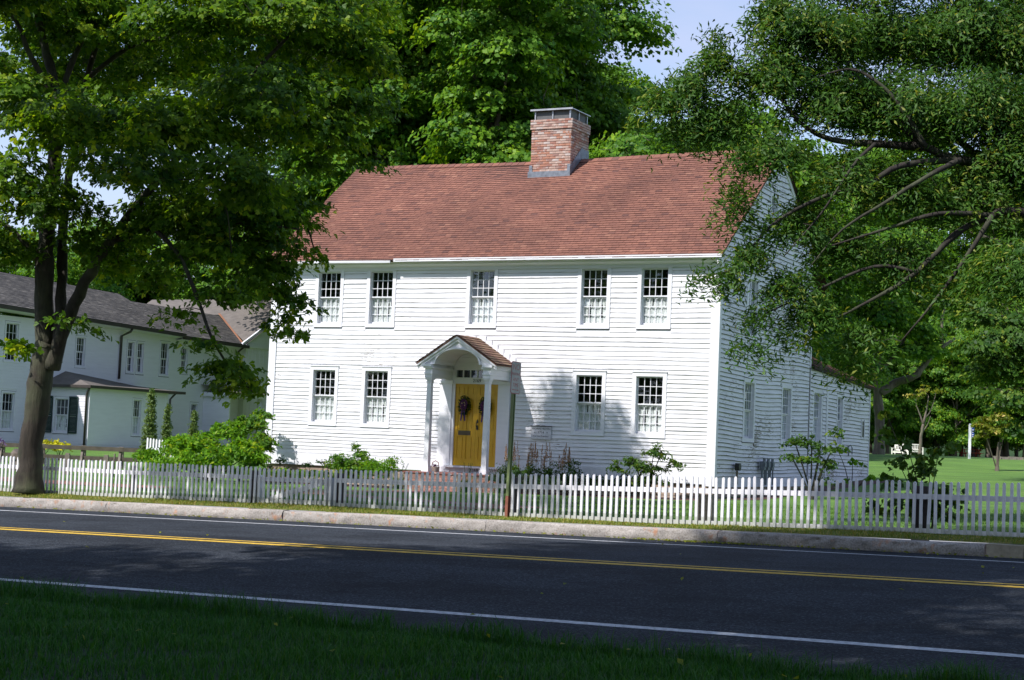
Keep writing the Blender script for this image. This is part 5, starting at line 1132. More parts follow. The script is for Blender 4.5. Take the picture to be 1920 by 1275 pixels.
desc = ['tree of the forest edge just right of the ell', 'forest-edge tree behind the big lawn trunk', 'low forest-edge tree above the white bench', 'forest-edge tree with yellowish top behind the pale bare sapling', 'forest-edge tree right of the bare sapling', 'tall forest-edge tree in the middle of the gap', 'low bright forest-edge tree left of the picnic table', 'forest-edge tree over the red picnic table', 'forest-edge tree behind the blue sign post', 'dark forest-edge tree behind the yellowing sapling', 'forest-edge tree at the right rim', 'forest-edge tree cut by the right rim', 'forest-edge tree partly behind the ell corner', 'tall tree rising behind the middle of the forest edge', 'tall tree rising behind the forest edge near the lawn trunk', 'tall tree rising behind the forest edge on the right']
for i in range(18): ed.append((188+i*8.2, 168+(i*37 % 9), .85+.03*((i*13) % 9))); desc.append('undergrowth tree at the foot of the forest edge, number %d from the ell' % (i+1))
ordn = ['nearest the ell', 'second from the ell', 'third from the ell', 'fourth from the ell', 'fifth from the ell', 'sixth from the ell', 'seventh from the ell', 'eighth from the ell', 'ninth from the ell', 'ninth from the right rim', 'eighth from the right rim', 'seventh from the right rim', 'sixth from the right rim', 'fifth from the right rim', 'fourth from the right rim', 'third from the right rim', 'second from the right rim', 'nearest the right rim']
for i in range(18): desc[16+i] = 'low dark tree in the last row of the forest edge, '+ordn[i]
for i, (px, d, s) in enumerate(ed): place_tree(edgeA if i % 2 == 0 else edgeB, px, d, desc[i], GE, s*(1 if i % 2 == 0 else 1.3))
# the big lawn tree with the sideways limb
ltb = (24.75, 112.00, 0.23)
make_tree('lawn_tree', 'broad pale-trunked tree with one low sideways limb on the lawn beyond the ell', 'tree', ltb,
  [(24.76, 112.00, -0.02), (24.76, 112.00, 2.47), (24.52, 112.00, 4.60), (24.49, 112.00, 7.10), (24.57, 112.00, 9.25), (24.15, 112.00, 11.38)],
  [([(24.77, 112.00, 4.43), (25.76, 112.00, 5.08), (26.75, 111.00, 5.54), (27.33, 111.00, 6.27), (28.12, 111.00, 7.19), (29.60, 112.00, 8.20)], .36, .10), ([(24.49, 112.00, 5.67), (23.23, 112.00, 5.97), (22.12, 112.00, 7.36)], .3, .1), ([(24.66, 112.00, 6.03), (25.53, 112.00, 6.78), (26.38, 112.00, 8.25)], .22, .06), ([(28.50, 111.00, 7.74), (28.49, 111.00, 9.34), (28.74, 111.00, 10.77)], .14, .05)],
  [(22.83, 112.00, 7.74, 2.14, 2.14, 1.82), (21.36, 112.00, 9.12, 1.78, 1.78, 1.51), (24.48, 110.00, 9.10, 2.10, 2.10, 1.78), (26.85, 111.00, 8.56, 1.59, 1.59, 1.35), (27.59, 111.00, 7.17, 1.24, 1.24, 1.05), (23.44, 112.00, 11.36, 2.49, 2.49, 2.12), (26.30, 112.00, 11.47, 2.31, 2.31, 1.97), (24.09, 112.00, 13.54, 2.49, 2.49, 2.12), (26.95, 112.00, 14.02, 2.14, 2.14, 1.82), (22.16, 112.00, 5.93, 1.07, 1.07, 0.91), (25.95, 110.00, 6.70, 1.05, 1.05, 0.89), (21.27, 112.00, 11.98, 1.78, 1.78, 1.51), (29.90, 112.00, 10.55, 1.60, 1.60, 1.36), (29.50, 112.00, 12.33, 1.78, 1.78, 1.51)],
  M['bark_far'], M['leaf_far'], 77, dens=20, npc=36, Rr=.8, size=.30, shape='quad', tr=(.36, .25), twig=.04, flat=.1, aspect=.75)
# dark tree at the right rim and its hanging boughs
rb = (21.5, 60.0)
make_tree('shade_tree', 'dark dense tree at the right rim hanging over the lawn', 'tree', (rb[0], rb[1], G(*rb)), [(rb[0], rb[1], G(*rb)-.2), (21.3, 60, 3), (21, 60, 7), (20.8, 60, 10)],
  [([(21.3, 60, 3), (19.5, 59, 5.0), (17.8, 58.5, 6.2)], .22, .06), ([(21.2, 60, 4.5), (19, 59, 7.0), (16.5, 59, 8.0)], .18, .06)],
  [(17.46, 58.00, 4.24, 1.38, 1.38, 1.18), (16.65, 58.00, 3.10, 1.01, 1.01, 0.86), (17.11, 57.00, 1.99, 0.91, 0.91, 0.77), (16.71, 59.00, 5.03, 1.13, 1.13, 0.96), (18.29, 60.00, 6.71, 1.72, 1.72, 1.46), (15.89, 57.00, 3.94, 0.63, 0.63, 0.54), (15.74, 56.00, 2.26, 0.50, 0.50, 0.42), (18.50, 58.00, 3.18, 1.66, 1.66, 1.41), (17.49, 60.00, 8.22, 1.72, 1.72, 1.46), (15.75, 59.00, 5.74, 0.84, 0.84, 0.72), (17.32, 57.00, 1.05, 0.54, 0.54, 0.46)],
  M['bark_maple'], M['leaf_shrub'], 78, dens=40, npc=40, Rr=.55, size=.17, shape='quad', tr=(.4, .3), twig=.03, aspect=.7)
# street trees on the camera's side: out of the picture, they throw the shade on the road and the near grass
GS = 'street trees on the near side of the road'
for (x, y, s, p_, lb_) in ((-10.2, 6.5, 1.35, midA, 'street tree on the near verge just left of the view'), (-18.0, 9.8, 1.2, midA, 'street tree on the near verge farther left along the road'), (-7.6, 10.8, .92, tallB, 'tall high-crowned street tree beside the left edge of the view'), (-1.0, -1.5, 1.6, midA, 'street tree directly behind the camera'), (5.5, -3.5, 1.5, midA, 'street tree behind the camera to the right')):
    o = copy_tree(p_); o.location = (x, y, G(x, y)); o.scale = (s, s, s); o.rotation_euler = (0, 0, x); o['label'] = lb_; o['category'] = 'tree'; o['group'] = GS
for (x, y, s, p_, lb_) in ((-3.6, 3.0, .80, tallB, 'high-crowned street tree close behind the camera'),):
    o = copy_tree(p_); o.location = (x, y, G(x, y)); o.scale = (s, s, s); o.rotation_euler = (0, 0, x); o['label'] = lb_; o['category'] = 'tree'; o['group'] = GS
GO = 'trees across the road behind the camera'
for i, (x, y, s) in enumerate(((-34, -4, 1.0), (-42, -14, 1.2), (-30, -20, 1.1), (-52, -2, 1.3), (-22, -28, 1.2), (-60, 14, 1.4), (-46, 6, 1.0), (-12, -34, 1.2), (4, -36, 1.2), (-70, 30, 1.3))):
    o = copy_tree(midA); o.location = (x, y, G(x, y)-1.2); o.scale = (s*1.2, s*1.2, s); o.rotation_euler = (0, 0, i); o['label'] = ['nearest tree of the row across the road, left of the camera', 'second tree of the row across the road, behind the nearest', 'tree across the road, diagonally behind the camera on the left', 'larger tree farther left across the road', 'tree across the road behind the camera, left of centre', 'far left tree across the road beyond the larger one', 'smaller tree across the road at the far left', 'tree straight behind the camera across the road', 'tree behind the camera across the road, to the right', 'farthest tree to the left across the road'][i]; o['category'] = 'tree'; o['group'] = GO
# ============================================================ shrubs, flowers and small plants
def bush(name, label, cat, base, blobs, lmat, seed, dens=60, npc=26, Rr=.14, size=.07, shape='quad', aspect=.6, bmat='bark_maple', stems=5, flat=.03, droop=.3, group=None, jit=.7, sr=.012):
    rg = np.random.default_rng(seed); base = np.array(base, float); rt = root(name, label, cat, tuple(base), 0, group)
    C, O = clumps_in([(x, y, z, a, b, c) for x, y, z, a, b, c in blobs], dens*5.0, rg); nodes = [(0, 0, 0), (0, 0, .1)]
    mb = MB()
    for i in range(stems):
        c = C[int(len(C)*i/stems)]; a = rg.uniform(0, 6.28); o, rd = limb_mesh(mb, [(.05*math.cos(a), .05*math.sin(a), -.05), (c[0]*.5, c[1]*.5, max(.08, c[2]*.55)), tuple(c)], sr*1.3, sr*.6, rg, 4, 2); nodes += [q for q in o[1:]]
    twigs(mb, nodes, C, rg, sr*.5); mb.build('stems', M[bmat], rt, recalc=False)
    P, nr_, tn = spray_points(C, O, npc, Rr, rg, flat, droop, jit=jit)
    obj('foliage', leafmesh('foliage', P, nr_, size, M[lmat], rg, shape, tn, aspect=aspect), rt); return rt
def blades(name, P0, H, Wd, lean, mat, rg, tint=None):
    """grass-like blades: one bent quad + tip each"""
    n = len(P0); a = rg.uniform(0, 6.28, n); d = np.stack([np.cos(a), np.sin(a), np.zeros(n)], 1); s = np.stack([-np.sin(a), np.cos(a), np.zeros(n)], 1)*Wd[:, None]*.5
    up = np.zeros((n, 3)); up[:, 2] = 1; h = H[:, None]; ln = lean[:, None]
    m = P0+up*h*.55+d*ln*h*.25; t = P0+up*h*(1-.25*ln)+d*ln*h*.8
    V = np.stack([P0-s, P0+s, m+s*.8, m-s*.8, t], 1).reshape(-1, 3); i = np.arange(n)*5
    F3 = np.concatenate([np.stack([i, i+1, i+2], 1), np.stack([i, i+2, i+3], 1), np.stack([i+3, i+2, i+4], 1)])
    return np_mesh(name, V, F3, mat, np.repeat(rg.uniform(0, .85, n) if tint is None else tint, 5))
hg = lambda x, y: (lambda p: (p[0], p[1], G(p[0], p[1])))(hw(x, y, 0))
# front bed
bush('evergreen_shrub', 'brownish yellow-green shrub under the second ground floor window from the left', 'shrub', hg(-9.7, -1.1), [(0, 0, .40, .6, .35, .40), (-.5, 0, .50, .38, .3, .38), (.1, 0, .80, .22, .2, .25), (-.1, .1, 1.0, .08, .08, .22), (.5, 0, .4, .3, .3, .35)], 'leaf_wood', 101, 90, 26, .13, .07)
bush('evergreen_shrub', 'fresh green rounded shrub just left of the porch column', 'shrub', hg(-8.85, -1.3), [(0, 0, .4, .5, .35, .38), (.3, 0, .6, .25, .25, .25), (-.3, .1, .62, .2, .2, .2)], 'leaf_lime', 102, 60, 24, .13, .06)
bush('rhododendron', 'open rhododendron with rosettes of leaves below the rightmost front window', 'shrub', hg(-1.35, -1.0), [(-.35, 0, .80, .38, .3, .22), (.2, 0, 1.05, .36, .3, .28), (.62, .1, .85, .24, .2, .18), (-.75, .1, .72, .24, .2, .18), (0, .1, .7, .55, .3, .2), (.1, 0, .45, .5, .3, .2)], 'leaf_shrub', 103, 34, 18, .12, .13, aspect=.3, stems=8, sr=.018, jit=.5)
bush('foundation_hedge', 'low dark hedge along the foundation right of the porch', 'hedge', hg(-3.3, -.9), [(x*.5, 0, .28, .38, .3, .28) for x in range(-4, 4)], 'leaf_dark', 104, 60, 26, .13, .06)
bush('ground_cover_plants', 'low bright yellow-green plants along the bed below the left front windows', 'plants', hg(-11.4, -1.2), [(x*.5, 0, .22, .36, .25, .20) for x in range(-5, 4)], 'leaf_lime', 105, 55, 24, .12, .07)
for i, (x, h) in enumerate(((-12.6, .62), (-12.05, .58), (-11.2, .52), (-10.75, .60))):
    bush('rose_bush', ['rose stem nearest the left house corner', 'second rose stem from the left house corner', 'short rose under the first window', 'rose stem right of the first window'][i]+' with a dark leafy tip', 'rose', hg(x, -1.25), [(0, 0, h, .16, .14, .10), (.1, 0, h-.25, .1, .1, .1)], 'leaf_dark', 110+i, 90, 10, .08, .07, stems=3, sr=.01, group='roses in the front bed')
# astilbe plumes
def plume_clump(name, label, base, n, spread, h, seed):
    rg = np.random.default_rng(seed); rt = root(name, label, 'plant', base)
    bl = [(x, 0, .50, .30, .25, .42) for x in np.linspace(-spread, spread, 4)]
    C, O = clumps_in(bl, 200, rg); P, nr_, tn = spray_points(C, O, 24, .14, rg, .04, .3, jit=.8); obj('foliage', leafmesh('foliage', P, nr_, .07, M['leaf_shrub'], rg, 'quad', tn, aspect=.4), rt)
    mb = MB(); PP = []
    for i in range(n):
        x, y = rg.uniform(-spread*1.1, spread*1.1), rg.uniform(-.25, .25); hh = h*rg.uniform(.7, 1.05); lx = rg.normal(0, .06); mb.tube([(x, y, 0), (x+lx*.5, y, hh*.6), (x+lx, y, hh)], [.006, .004, .002], 3, cap=False)
        k = 60; t = rg.random(k); rr = .055*(1-t)*rg.random(k); a = rg.uniform(0, 6.28, k); PP.append(np.stack([x+lx*(.6+.4*t)+rr*np.cos(a), y+rr*np.sin(a), hh*(.68+.32*t)], 1))
    mb.build('stems', M['leaf_shrub'], rt, recalc=False); PP = np.concatenate(PP); obj('plumes', leafmesh('plumes', PP, rnd_unit(len(PP), rg), .035, M['astilbe'], rg), rt)
plume_clump('astilbe', 'tall feathery plants with dry pinkish plumes below the name board', hg(-4.35, -.9), 46, .80, 1.30, 120)
def daylily(label, base, n, h, seed, mat='blade', group=None):
    rg = np.random.default_rng(seed); rt = root('daylily_clump', label, 'plant', base, 0, group); P0 = np.c_[rg.normal(0, .10, n), rg.normal(0, .10, n), np.zeros(n)]
    obj('foliage', blades('foliage', P0, rg.uniform(.6, 1, n)*h, rg.uniform(.014, .026, n), rg.uniform(.3, 1.3, n), M[mat], rg), rt)
    mb = MB()
    for i in range(5): a = rg.uniform(0, 6.28); r_ = rg.uniform(.1, .3); mb.tube([(0, 0, 0), (r_*.5*math.cos(a), r_*.5*math.sin(a), h*.7), (r_*math.cos(a), r_*math.sin(a), h*1.25)], .005, 3)
    mb.build('flower_stalks', M['leaf_shrub'], rt, recalc=False)
daylily('arching daylily clump left of the porch column', hg(-8.25, -1.4), 70, .55, 130); daylily('arching daylily clump in front of the right porch column', hg(-6.0, -1.75), 90, .60, 131); daylily('smaller daylily clump right of the porch', hg(-5.35, -1.2), 70, .5, 132)
# terracotta pot and basket by the door
r = root('flower_basket', 'small pale basket with flowers on the porch at the left of the door', 'basket', hw(-7.62, -.55, -.75), HA)
mb = MB(); mb.prism([(.11*math.cos(t), .11*math.sin(t)) for t in [i*math.pi/6 for i in range(12)]], 0, .13, 'z'); mb.build('basket_body', M['wicker'], r)
mb = MB(); mb.tube([(-.11, 0, .12), (-.09, 0, .24), (0, 0, .29), (.09, 0, .24), (.11, 0, .12)], .012, 6); mb.build('handle', M['terracotta'], r)
rg = np.random.default_rng(5); P_ = np.c_[rg.normal(0, .05, 60), rg.normal(0, .05, 60), rg.uniform(.1, .2, 60)]; obj('flowers', leafmesh('flowers', P_, rnd_unit(60, rg), .05, M['petals'], rg), r)
# wreaths
for (x, z, s_, lb_) in ((-7.10, 1.06, 1.0, 'purple and cream flower swag on the left door leaf'), (-6.47, 1.04, 1.02, 'darker purple flower swag on the right door leaf')):
    r = root('door_swag', lb_, 'wreath', hw(x, -.0, z), HA, 'flower swags on the yellow doors'); rg = np.random.default_rng(int(x*-100))
    n = 420; a = rg.uniform(0, 6.28, n); rho = np.sqrt(rg.random(n)); P_ = np.c_[.19*rho*np.cos(a), -.03-.06*rg.random(n)*(1-rho*.6), .27*rho*np.sin(a)*1.0-.02]
    obj('greenery', leafmesh('greenery', P_, rnd_unit(n, rg), .075, M['leaf_dark'], rg, aspect=.35), r)
    n = 190; a = rg.uniform(0, 6.28, n); rho = np.sqrt(rg.random(n))*.62; P_ = np.c_[.18*rho*np.cos(a), -.08-.03*rg.random(n), .24*rho*np.sin(a)]; tn = rg.uniform(0, .75, n); tn[:9 if x < -7 else 2] = 1; P_[:9] *= np.array([.5, 1.1, .6])
    obj('flowers', leafmesh('flowers', P_, np.c_[rg.normal(0, .3, n), -np.ones(n), rg.normal(0, .3, n)], .05, M['petals'], rg, tint=tn, aspect=.9), r)
    mb = MB(); mb.hexa([(-.11, -.05, -.42), (-.07, -.05, -.44), (-.07, -.045, -.44), (-.11, -.045, -.42), (-.07, -.07, -.15), (-.03, -.07, -.15), (-.03, -.06, -.15), (-.07, -.06, -.15)]); mb.hexa([(.01, -.05, -.44), (.05, -.05, -.43), (.05, -.045, -.43), (.01, -.045, -.44), (-.01, -.07, -.15), (.03, -.07, -.15), (.03, -.06, -.15), (-.01, -.06, -.15)]); mb.build('ribbon', M['purple'], r)
# saplings and weeds
sb = hg(2.2, 1.0)
bush('young_tree', 'slender young tree in front of the weathered side wall', 'young tree', sb, [(-.15, .1, 1.35, .55, .4, .28), (.45, 0, 1.25, .35, .3, .3), (.55, 0, 1.65, .22, .2, .18), (-.5, 0, 1.0, .3, .25, .12), (.4, 0, .75, .25, .2, .25), (0, 0, .95, .5, .3, .25), (.35, 0, .4, .2, .2, .2)], 'leaf_shrub', 140, 26, 16, .16, .10, stems=7, sr=.022)
bush('pale_vine', 'thin pale-leaved vine in front of the ell wall', 'vine', hg(1.6, 6.8), [(-.3, 0, 1.1, .25, .15, .12), (.1, 0, .75, .25, .15, .12), (.45, 0, .35, .25, .15, .2), (-.1, 0, .2, .2, .2, .15)], 'leaf_lime', 141, 24, 7, .12, .15, stems=4, sr=.012, aspect=.8)
wx, wy = xy(-6.95, 23.0)
bush('big_leaf_weed', 'tall dark big-leaved weed growing through the fence around its wide brown post', 'weed', (wx, wy, G(wx, wy)), [(-.15, 0, .30, .50, .25, .28), (.25, 0, .45, .38, .2, .24), (-.55, 0, .65, .14, .1, .16), (-.42, 0, .95, .10, .1, .14), (-.62, 0, 1.25, .07, .07, .16), (-.60, 0, 1.6, .05, .05, .14), (-.12, 0, .98, .16, .1, .14), (.18, 0, 1.12, .10, .1, .10), (.36, 0, 1.22, .10, .08, .06), (-.30, 0, 1.15, .10, .1, .12), (0, 0, .8, .3, .15, .15), (-.75, 0, .3, .15, .1, .2)], 'leaf_shrub', 142, 46, 16, .12, .088, stems=12, sr=.007, aspect=.85)
# bright ferny mass at the left corner of the house
fb = [(-7.83, 45.00, -1.09)]; fb = (fb[0][0], fb[0][1], G(fb[0][0], fb[0][1]))
def rel(bl): return [(x-fb[0], y-fb[1], z-fb[2], a, b, c) for x, y, z, a, b, c in bl]
bush('sumac_thicket', 'bright green ferny thicket filling the gap left of the house corner', 'shrub', fb, rel([(-9.56, 45.00, -0.75, 0.34, 0.34, 0.29), (-8.86, 45.00, -0.52, 0.43, 0.43, 0.36), (-8.15, 45.00, -0.44, 0.52, 0.52, 0.44), (-7.62, 46.00, -0.08, 0.50, 0.50, 0.42), (-6.92, 44.00, -0.55, 0.50, 0.50, 0.43), (-8.85, 43.00, -0.97, 0.33, 0.33, 0.28), (-8.18, 43.00, -0.84, 0.41, 0.41, 0.35), (-7.50, 43.00, -0.73, 0.41, 0.41, 0.35), (-8.85, 46.00, -0.28, 0.20, 0.20, 0.17)]), 'leaf_lime', 150, 75, 26, .20, .13, stems=14, sr=.02, aspect=.35, droop=.5)
fb = (fb[0]+.5, fb[1]+1.2, 0); fb = (fb[0], fb[1], G(fb[0], fb[1]))
bush('corner_shrub', 'taller yellow-green leafy shrub against the left corner of the house', 'shrub', fb, rel([(-7.13, 46.50, 0.16, 0.41, 0.41, 0.35), (-6.92, 47.00, 0.47, 0.24, 0.24, 0.20), (-6.81, 46.00, -0.34, 0.44, 0.44, 0.37), (-6.74, 45.00, -0.76, 0.37, 0.37, 0.32), (-7.45, 46.50, 0.22, 0.21, 0.21, 0.18)]), 'leaf_wood', 151, 80, 24, .16, .11, stems=8, sr=.02)
# obelisk vines by the neighbour's porch
for i, (px, d, h_, r_) in enumerate(((-213, 61, 2.2, .24), (-203, 62, 1.75, .17), (-187, 63, 1.55, .2))):
    x = px*d/1000; bush('climbing_vine', ['tall pale-tipped climbing vine at the corner of the projection', 'narrow climbing vine right of the tall one', 'brownish climbing vine before the entrance porch'][i], 'vine', (x, d, G(x, d)), [(0, 0, h_*t, r_*(1.3-t), r_*(1.3-t), h_*.14) for t in (.1, .25, .4, .55, .7, .85, .97)], 'leaf_vine' if i else 'leaf_vine', 160+i, 260, 18, .10, .075, stems=4, sr=.012, group='climbing vines in the neighbouring garden')
# left garden: flowers, stump, yellow hostas
x, y = -.310*43, 43
bush('purple_flowers', 'tall purple flower spikes left of the maple trunk', 'flowers', (x+.15, y, G(x, y)), [(0, 0, .55, .28, .15, .35), (.25, 0, .75, .08, .08, .28), (-.12, 0, .6, .1, .1, .3)], 'purple', 170, 60, 14, .08, .05, stems=7)
bush('brown_seedheads', 'dry yellowish seed heads behind the left end of the fence', 'plants', (x-.1, y-1.5, G(x, y)), [(0, 0, .5, .25, .15, .25)], 'leaf_sap', 171, 60, 14, .08, .05, stems=7)
bush('garden_shrub', 'green shrub at the left rim behind the rail fence', 'shrub', (-.322*46, 46, G(-14.8, 46)), [(0, 0, .5, .5, .4, .5), (.2, 0, .8, .3, .3, .3)], 'leaf_lime', 172, 60, 22, .14, .09)
for i, px in enumerate((-276, -266)):
    x = px*53/1000; bush('yellow_hosta', ['yellow hosta clump right of the maple trunk', 'second yellow hosta clump beside the brown rail post'][i], 'plant', (x, 53, G(x, 53)), [(0, 0, .42, .30, .25, .22)], 'yellowflower', 175+i, 90, 18, .12, .10, group='yellow hostas behind the brown fence')
sx_, sy_ = -.289*45, 45
r = root('tree_stump', 'short pinkish brown tree stump behind the maple trunk', 'stump', (sx_, sy_, G(sx_, sy_)))
mb = MB(); rg = np.random.default_rng(3); limb_mesh(mb, [(0, 0, -.1), (.01, 0, .25), (.02, 0, .50)], .30, .24, rg, 14, 3, .06); mb.build('stump_wood', M['bark_far'], r, smooth=False)
# small white picket stretch in the neighbour's garden
x0, y0 = -.214*58, 58
r = root('small_white_fence', 'short stretch of small white pickets showing above the ferny thicket', 'fence', (x0, y0, G(x0, y0)), -.3)
for i in range(16): mb = MB(); mb.mat(M['picket']); h_ = .62-.012*i; mb.prism([(-.03, 0), (.03, 0), (.03, h_), (0, h_+.04), (-.03, h_)], -.01, .01, 'y'); o = mb.build('picket', None, r, (i*.115, 0, .05))
mb = MB(); mb.mat(M['picket']); mb.box(-.05, 1.8, .011, .04, .3, .36); mb.build('rail', None, r)
# brown post and rail fence
r = root('rail_fence', 'low dark brown two-rail fence between the picket fence and the neighbouring house', 'fence', (-.276*50, 50, G(-13.8, 50)), -.02)
z00 = G(-13.8, 50); gx = lambda t: G(-13.8+t, 50)-z00
for t in (-4.9, -3.7, -2.5, -1.2, 0, 1.22, 2.35): 
    mb = MB(); mb.box(t-.065, t+.065, -.05, .06, gx(t)-.2, .60); mb.build('post', M['postpale'], r)
    mb = MB(); mb.hexa([(t-.04, -.32, gx(t)-.1), (t+.04, -.32, gx(t)-.1), (t+.04, -.24, gx(t)-.1), (t-.04, -.24, gx(t)-.1), (t-.06, -.07, .42), (t+.0, -.07, .42), (t+.0, -.05, .46), (t-.06, -.05, .46)]); mb.build('brace', M['postpale'], r)
for a, b in ((-5.6, -2.52), (-2.48, -.02), (.02, 2.9)):
    for z_ in (.46, .17): mb = MB(); mb.box(a, b, -.10, -.055, z_, z_+.125); mb.build('rail', M['railwood'], r)
for i, (px, py) in enumerate(((-261, 44), (-238, 44))):
    x = px*py/1000; mb = MB(); mb.box(-.06, .06, -.06, .06, -.1, .52); mb.box(-.05, .05, -.05, .05, .52, .56); o = mb.build('bollard_post', M['postpale'], None, (x, py, G(x, py)))
    tag(o, ['short weathered wooden post behind the fence, nearer the maple', 'short weathered wooden post behind the fence, beside the thin stake'][i], 'post', 'short wooden posts in the left garden')
x = -.2335*44.3; mb = MB(); mb.tube([(0, 0, -.1), (.02, 0, .6)], [.03, .025], 6); o = mb.build('garden_stake', M['postpale'], None, (x, 44.3, G(x, 44.3))); tag(o, 'thin grey stake standing right of the short wooden post', 'stake')

# paths and planting bed (laid on the ground)
def ribbon(name, pts, w, mat, dz=.012):
    P = [np.array(p, float) for p in pts]; out = []
    for a, b in zip(P[:-1], P[1:]):
        n = max(2, int(np.linalg.norm(b-a)/.4))
        for i in range(n): out.append(a+(b-a)*i/n)
    out.append(P[-1]); V = []; 
    for i, p in enumerate(out):
        d = out[min(i+1, len(out)-1)]-out[max(i-1, 0)]; d /= np.linalg.norm(d); s = np.array([-d[1], d[0]])
        for k in (-.5, -.17, .17, .5): q = p+s*w*k; V.append((q[0], q[1], G(q[0], q[1])+dz))
    F = [(i*4+j, i*4+j+1, (i+1)*4+j+1, (i+1)*4+j) for i in range(len(out)-1) for j in range(3)]
    return struct(obj(name, np_mesh(name, V, F, mat)))
h2 = lambda x, y: hw(x, y, 0)[:2]
ribbon('brick_path', [h2(-6.8, -1.42), h2(-6.9, -4), h2(-7.4, -7.5), tuple(xy(-15.6, 26.5)), tuple(xy(-16.0, 23.2))], 1.15, M['brickpath'])
ribbon('side_path', [(-14.5, 39.5), (-11, 38.2), (-7.6, 37.0)], 1.7, M['brickpath'])
ribbon('planting_bed', [h2(-13.4, -.75), h2(-8.2, -.75)], 1.5, M['mulch'], .008)
ribbon('planting_bed', [h2(-5.3, -.65), h2(.3, -.65)], 1.35, M['mulch'], .008)
ribbon('planting_bed', [h2(.65, .2), h2(.65, 14)], 1.0, M['mulch'], .008)

# ============================================================ far lawn furniture
def slatbench(name, label, x, y, rz, w, s=1.0, z=None):
    r = root(name, label, 'bench', (x, y, G(x, y) if z is None else z), rz)
    for sx__ in (-w/2, w/2):
        mb = MB(); mb.box(sx__-.04, sx__+.04, -.04, .04, 0, .66); mb.box(sx__-.04, sx__+.04, .46, .54, 0, .98); mb.build('leg', M['cream'], r)
        mb = MB(); mb.box(sx__-.045, sx__+.045, -.06, .50, .66, .71); mb.build('armrest', M['cream'], r)
    for i in range(5): mb = MB(); mb.box(-w/2+.04, w/2-.04, .0+i*.095, .08+i*.095, .42, .45); mb.build('seat_slat', M['cream'], r)
    mb = MB(); mb.box(-w/2+.04, w/2-.04, .02, .05, .30, .42); mb.build('apron', M['cream'], r)
    n = int(w/.12)
    for i in range(n): xx = -w/2+.08+(w-.16)*i/(n-1); mb = MB(); mb.box(xx-.025, xx+.025, .48, .51, .52, .90); mb.build('back_slat', M['cream'], r)
    for z_ in (.50, .90): mb = MB(); mb.box(-w/2+.04, w/2-.04, .46, .53, z_, z_+.08); mb.build('back_rail', M['cream'], r)
    return r
slatbench('garden_bench', 'white slatted garden bench facing the house, the higher of the two on the lawn', .2416*140, 140, .05, 1.55)
slatbench('garden_bench', 'white garden bench partly behind the higher one, nearer the big trunk', .2335*139, 139, -.75, 1.5, z=G(.2335*139, 139)-.12)
x, y = .2755*150, 150.
r = root('picnic_table', 'red picnic table with attached seats at the forest edge', 'picnic table', (x, y, G(x, y)), .05)
for i in range(5): mb = MB(); mb.box(-.95, .95, -.38+i*.155, -.24+i*.155, .72, .765); mb.build('top_board', M['redpaint'], r)
for s_ in (-1, 1):
    for i in range(2): mb = MB(); mb.box(-.95, .95, s_*.72-.14+i*.15, s_*.72-.0+i*.15, .42, .465); mb.build('seat_board', M['redpaint'], r)
    mb = MB(); xx = s_*.65
    for q in (-1, 1): mb.hexa([(xx-.04, q*.65-.05, 0), (xx+.04, q*.65-.05, 0), (xx+.04, q*.65+.05, 0), (xx-.04, q*.65+.05, 0), (xx-.04, q*.25-.05, .72), (xx+.04, q*.25-.05, .72), (xx+.04, q*.25+.05, .72), (xx-.04, q*.25+.05, .72)])
    mb.box(xx-.035, xx+.035, -.85, .85, .33, .42); mb.build('leg_frame', M['redpaint'], r)
x, y = .2748*95, 95.
r = root('sign_post', 'white post carrying a small blue sign on the lawn', 'sign', (x, y, G(x, y)), -.25)
mb = MB(); mb.mat(M['trim']); mb.box(-.075, .075, -.075, .075, -.1, 1.93); mb.hexa([(-.075, -.075, 1.93), (.075, -.075, 1.93), (.075, .075, 1.93), (-.075, .075, 1.93), (-.03, -.03, 1.99), (.03, -.03, 1.99), (.03, .03, 1.99), (-.03, .03, 1.99)]); mb.build('post', None, r)
mb = MB(); mb.box(.08, .23, -.04, .0, 1.20, 1.88); o = mb.build('blue_panel', M['blue'], r)
for z_, w_ in ((1.76, .09), (1.63, .10), (1.50, .08), (1.37, .10), (1.27, .06)):
    mb = MB(); mb.prism([(.155-w_/2, z_), (.155, z_+.03), (.155+w_/2, z_), (.155, z_-.03)], -.046, -.041, 'y'); mb.build('white_mark', M['trim'], o)
x, y = .2915*75, 75.
bush('yellowing_sapling', 'small sapling with yellowing leaves standing alone on the right of the lawn', 'sapling', (x, y, G(x, y)), [(0, 0, 1.75, .55, .5, .30), (-.65, 0, 1.85, .35, .3, .35), (-.45, 0, 2.25, .35, .3, .3), (-.85, 0, 2.0, .22, .2, .25), (-.75, 0, 1.55, .2, .2, .15), (.1, 0, 2.4, .35, .3, .3), (-.25, 0, 2.85, .2, .2, .2), (.5, 0, 1.9, .3, .3, .3)], 'leaf_sap', 180, 46, 16, .2, .15, stems=5, sr=.014, aspect=.6, bmat='bark_far')
x, y = .2915*75, 75.
mb = MB(); mb.tube([(0, 0, -.1), (0, 0, .75), (.02, 0, 1.3)], [.07, .05, .04], 8); mb.tube([(0, 0, -.1), (0, 0, .22)], [.12, .085], 10); o = mb.build('sapling_trunk', M['bark_far'], bpy.data.objects['yellowing_sapling'])
x, y = .2425*138, 138.
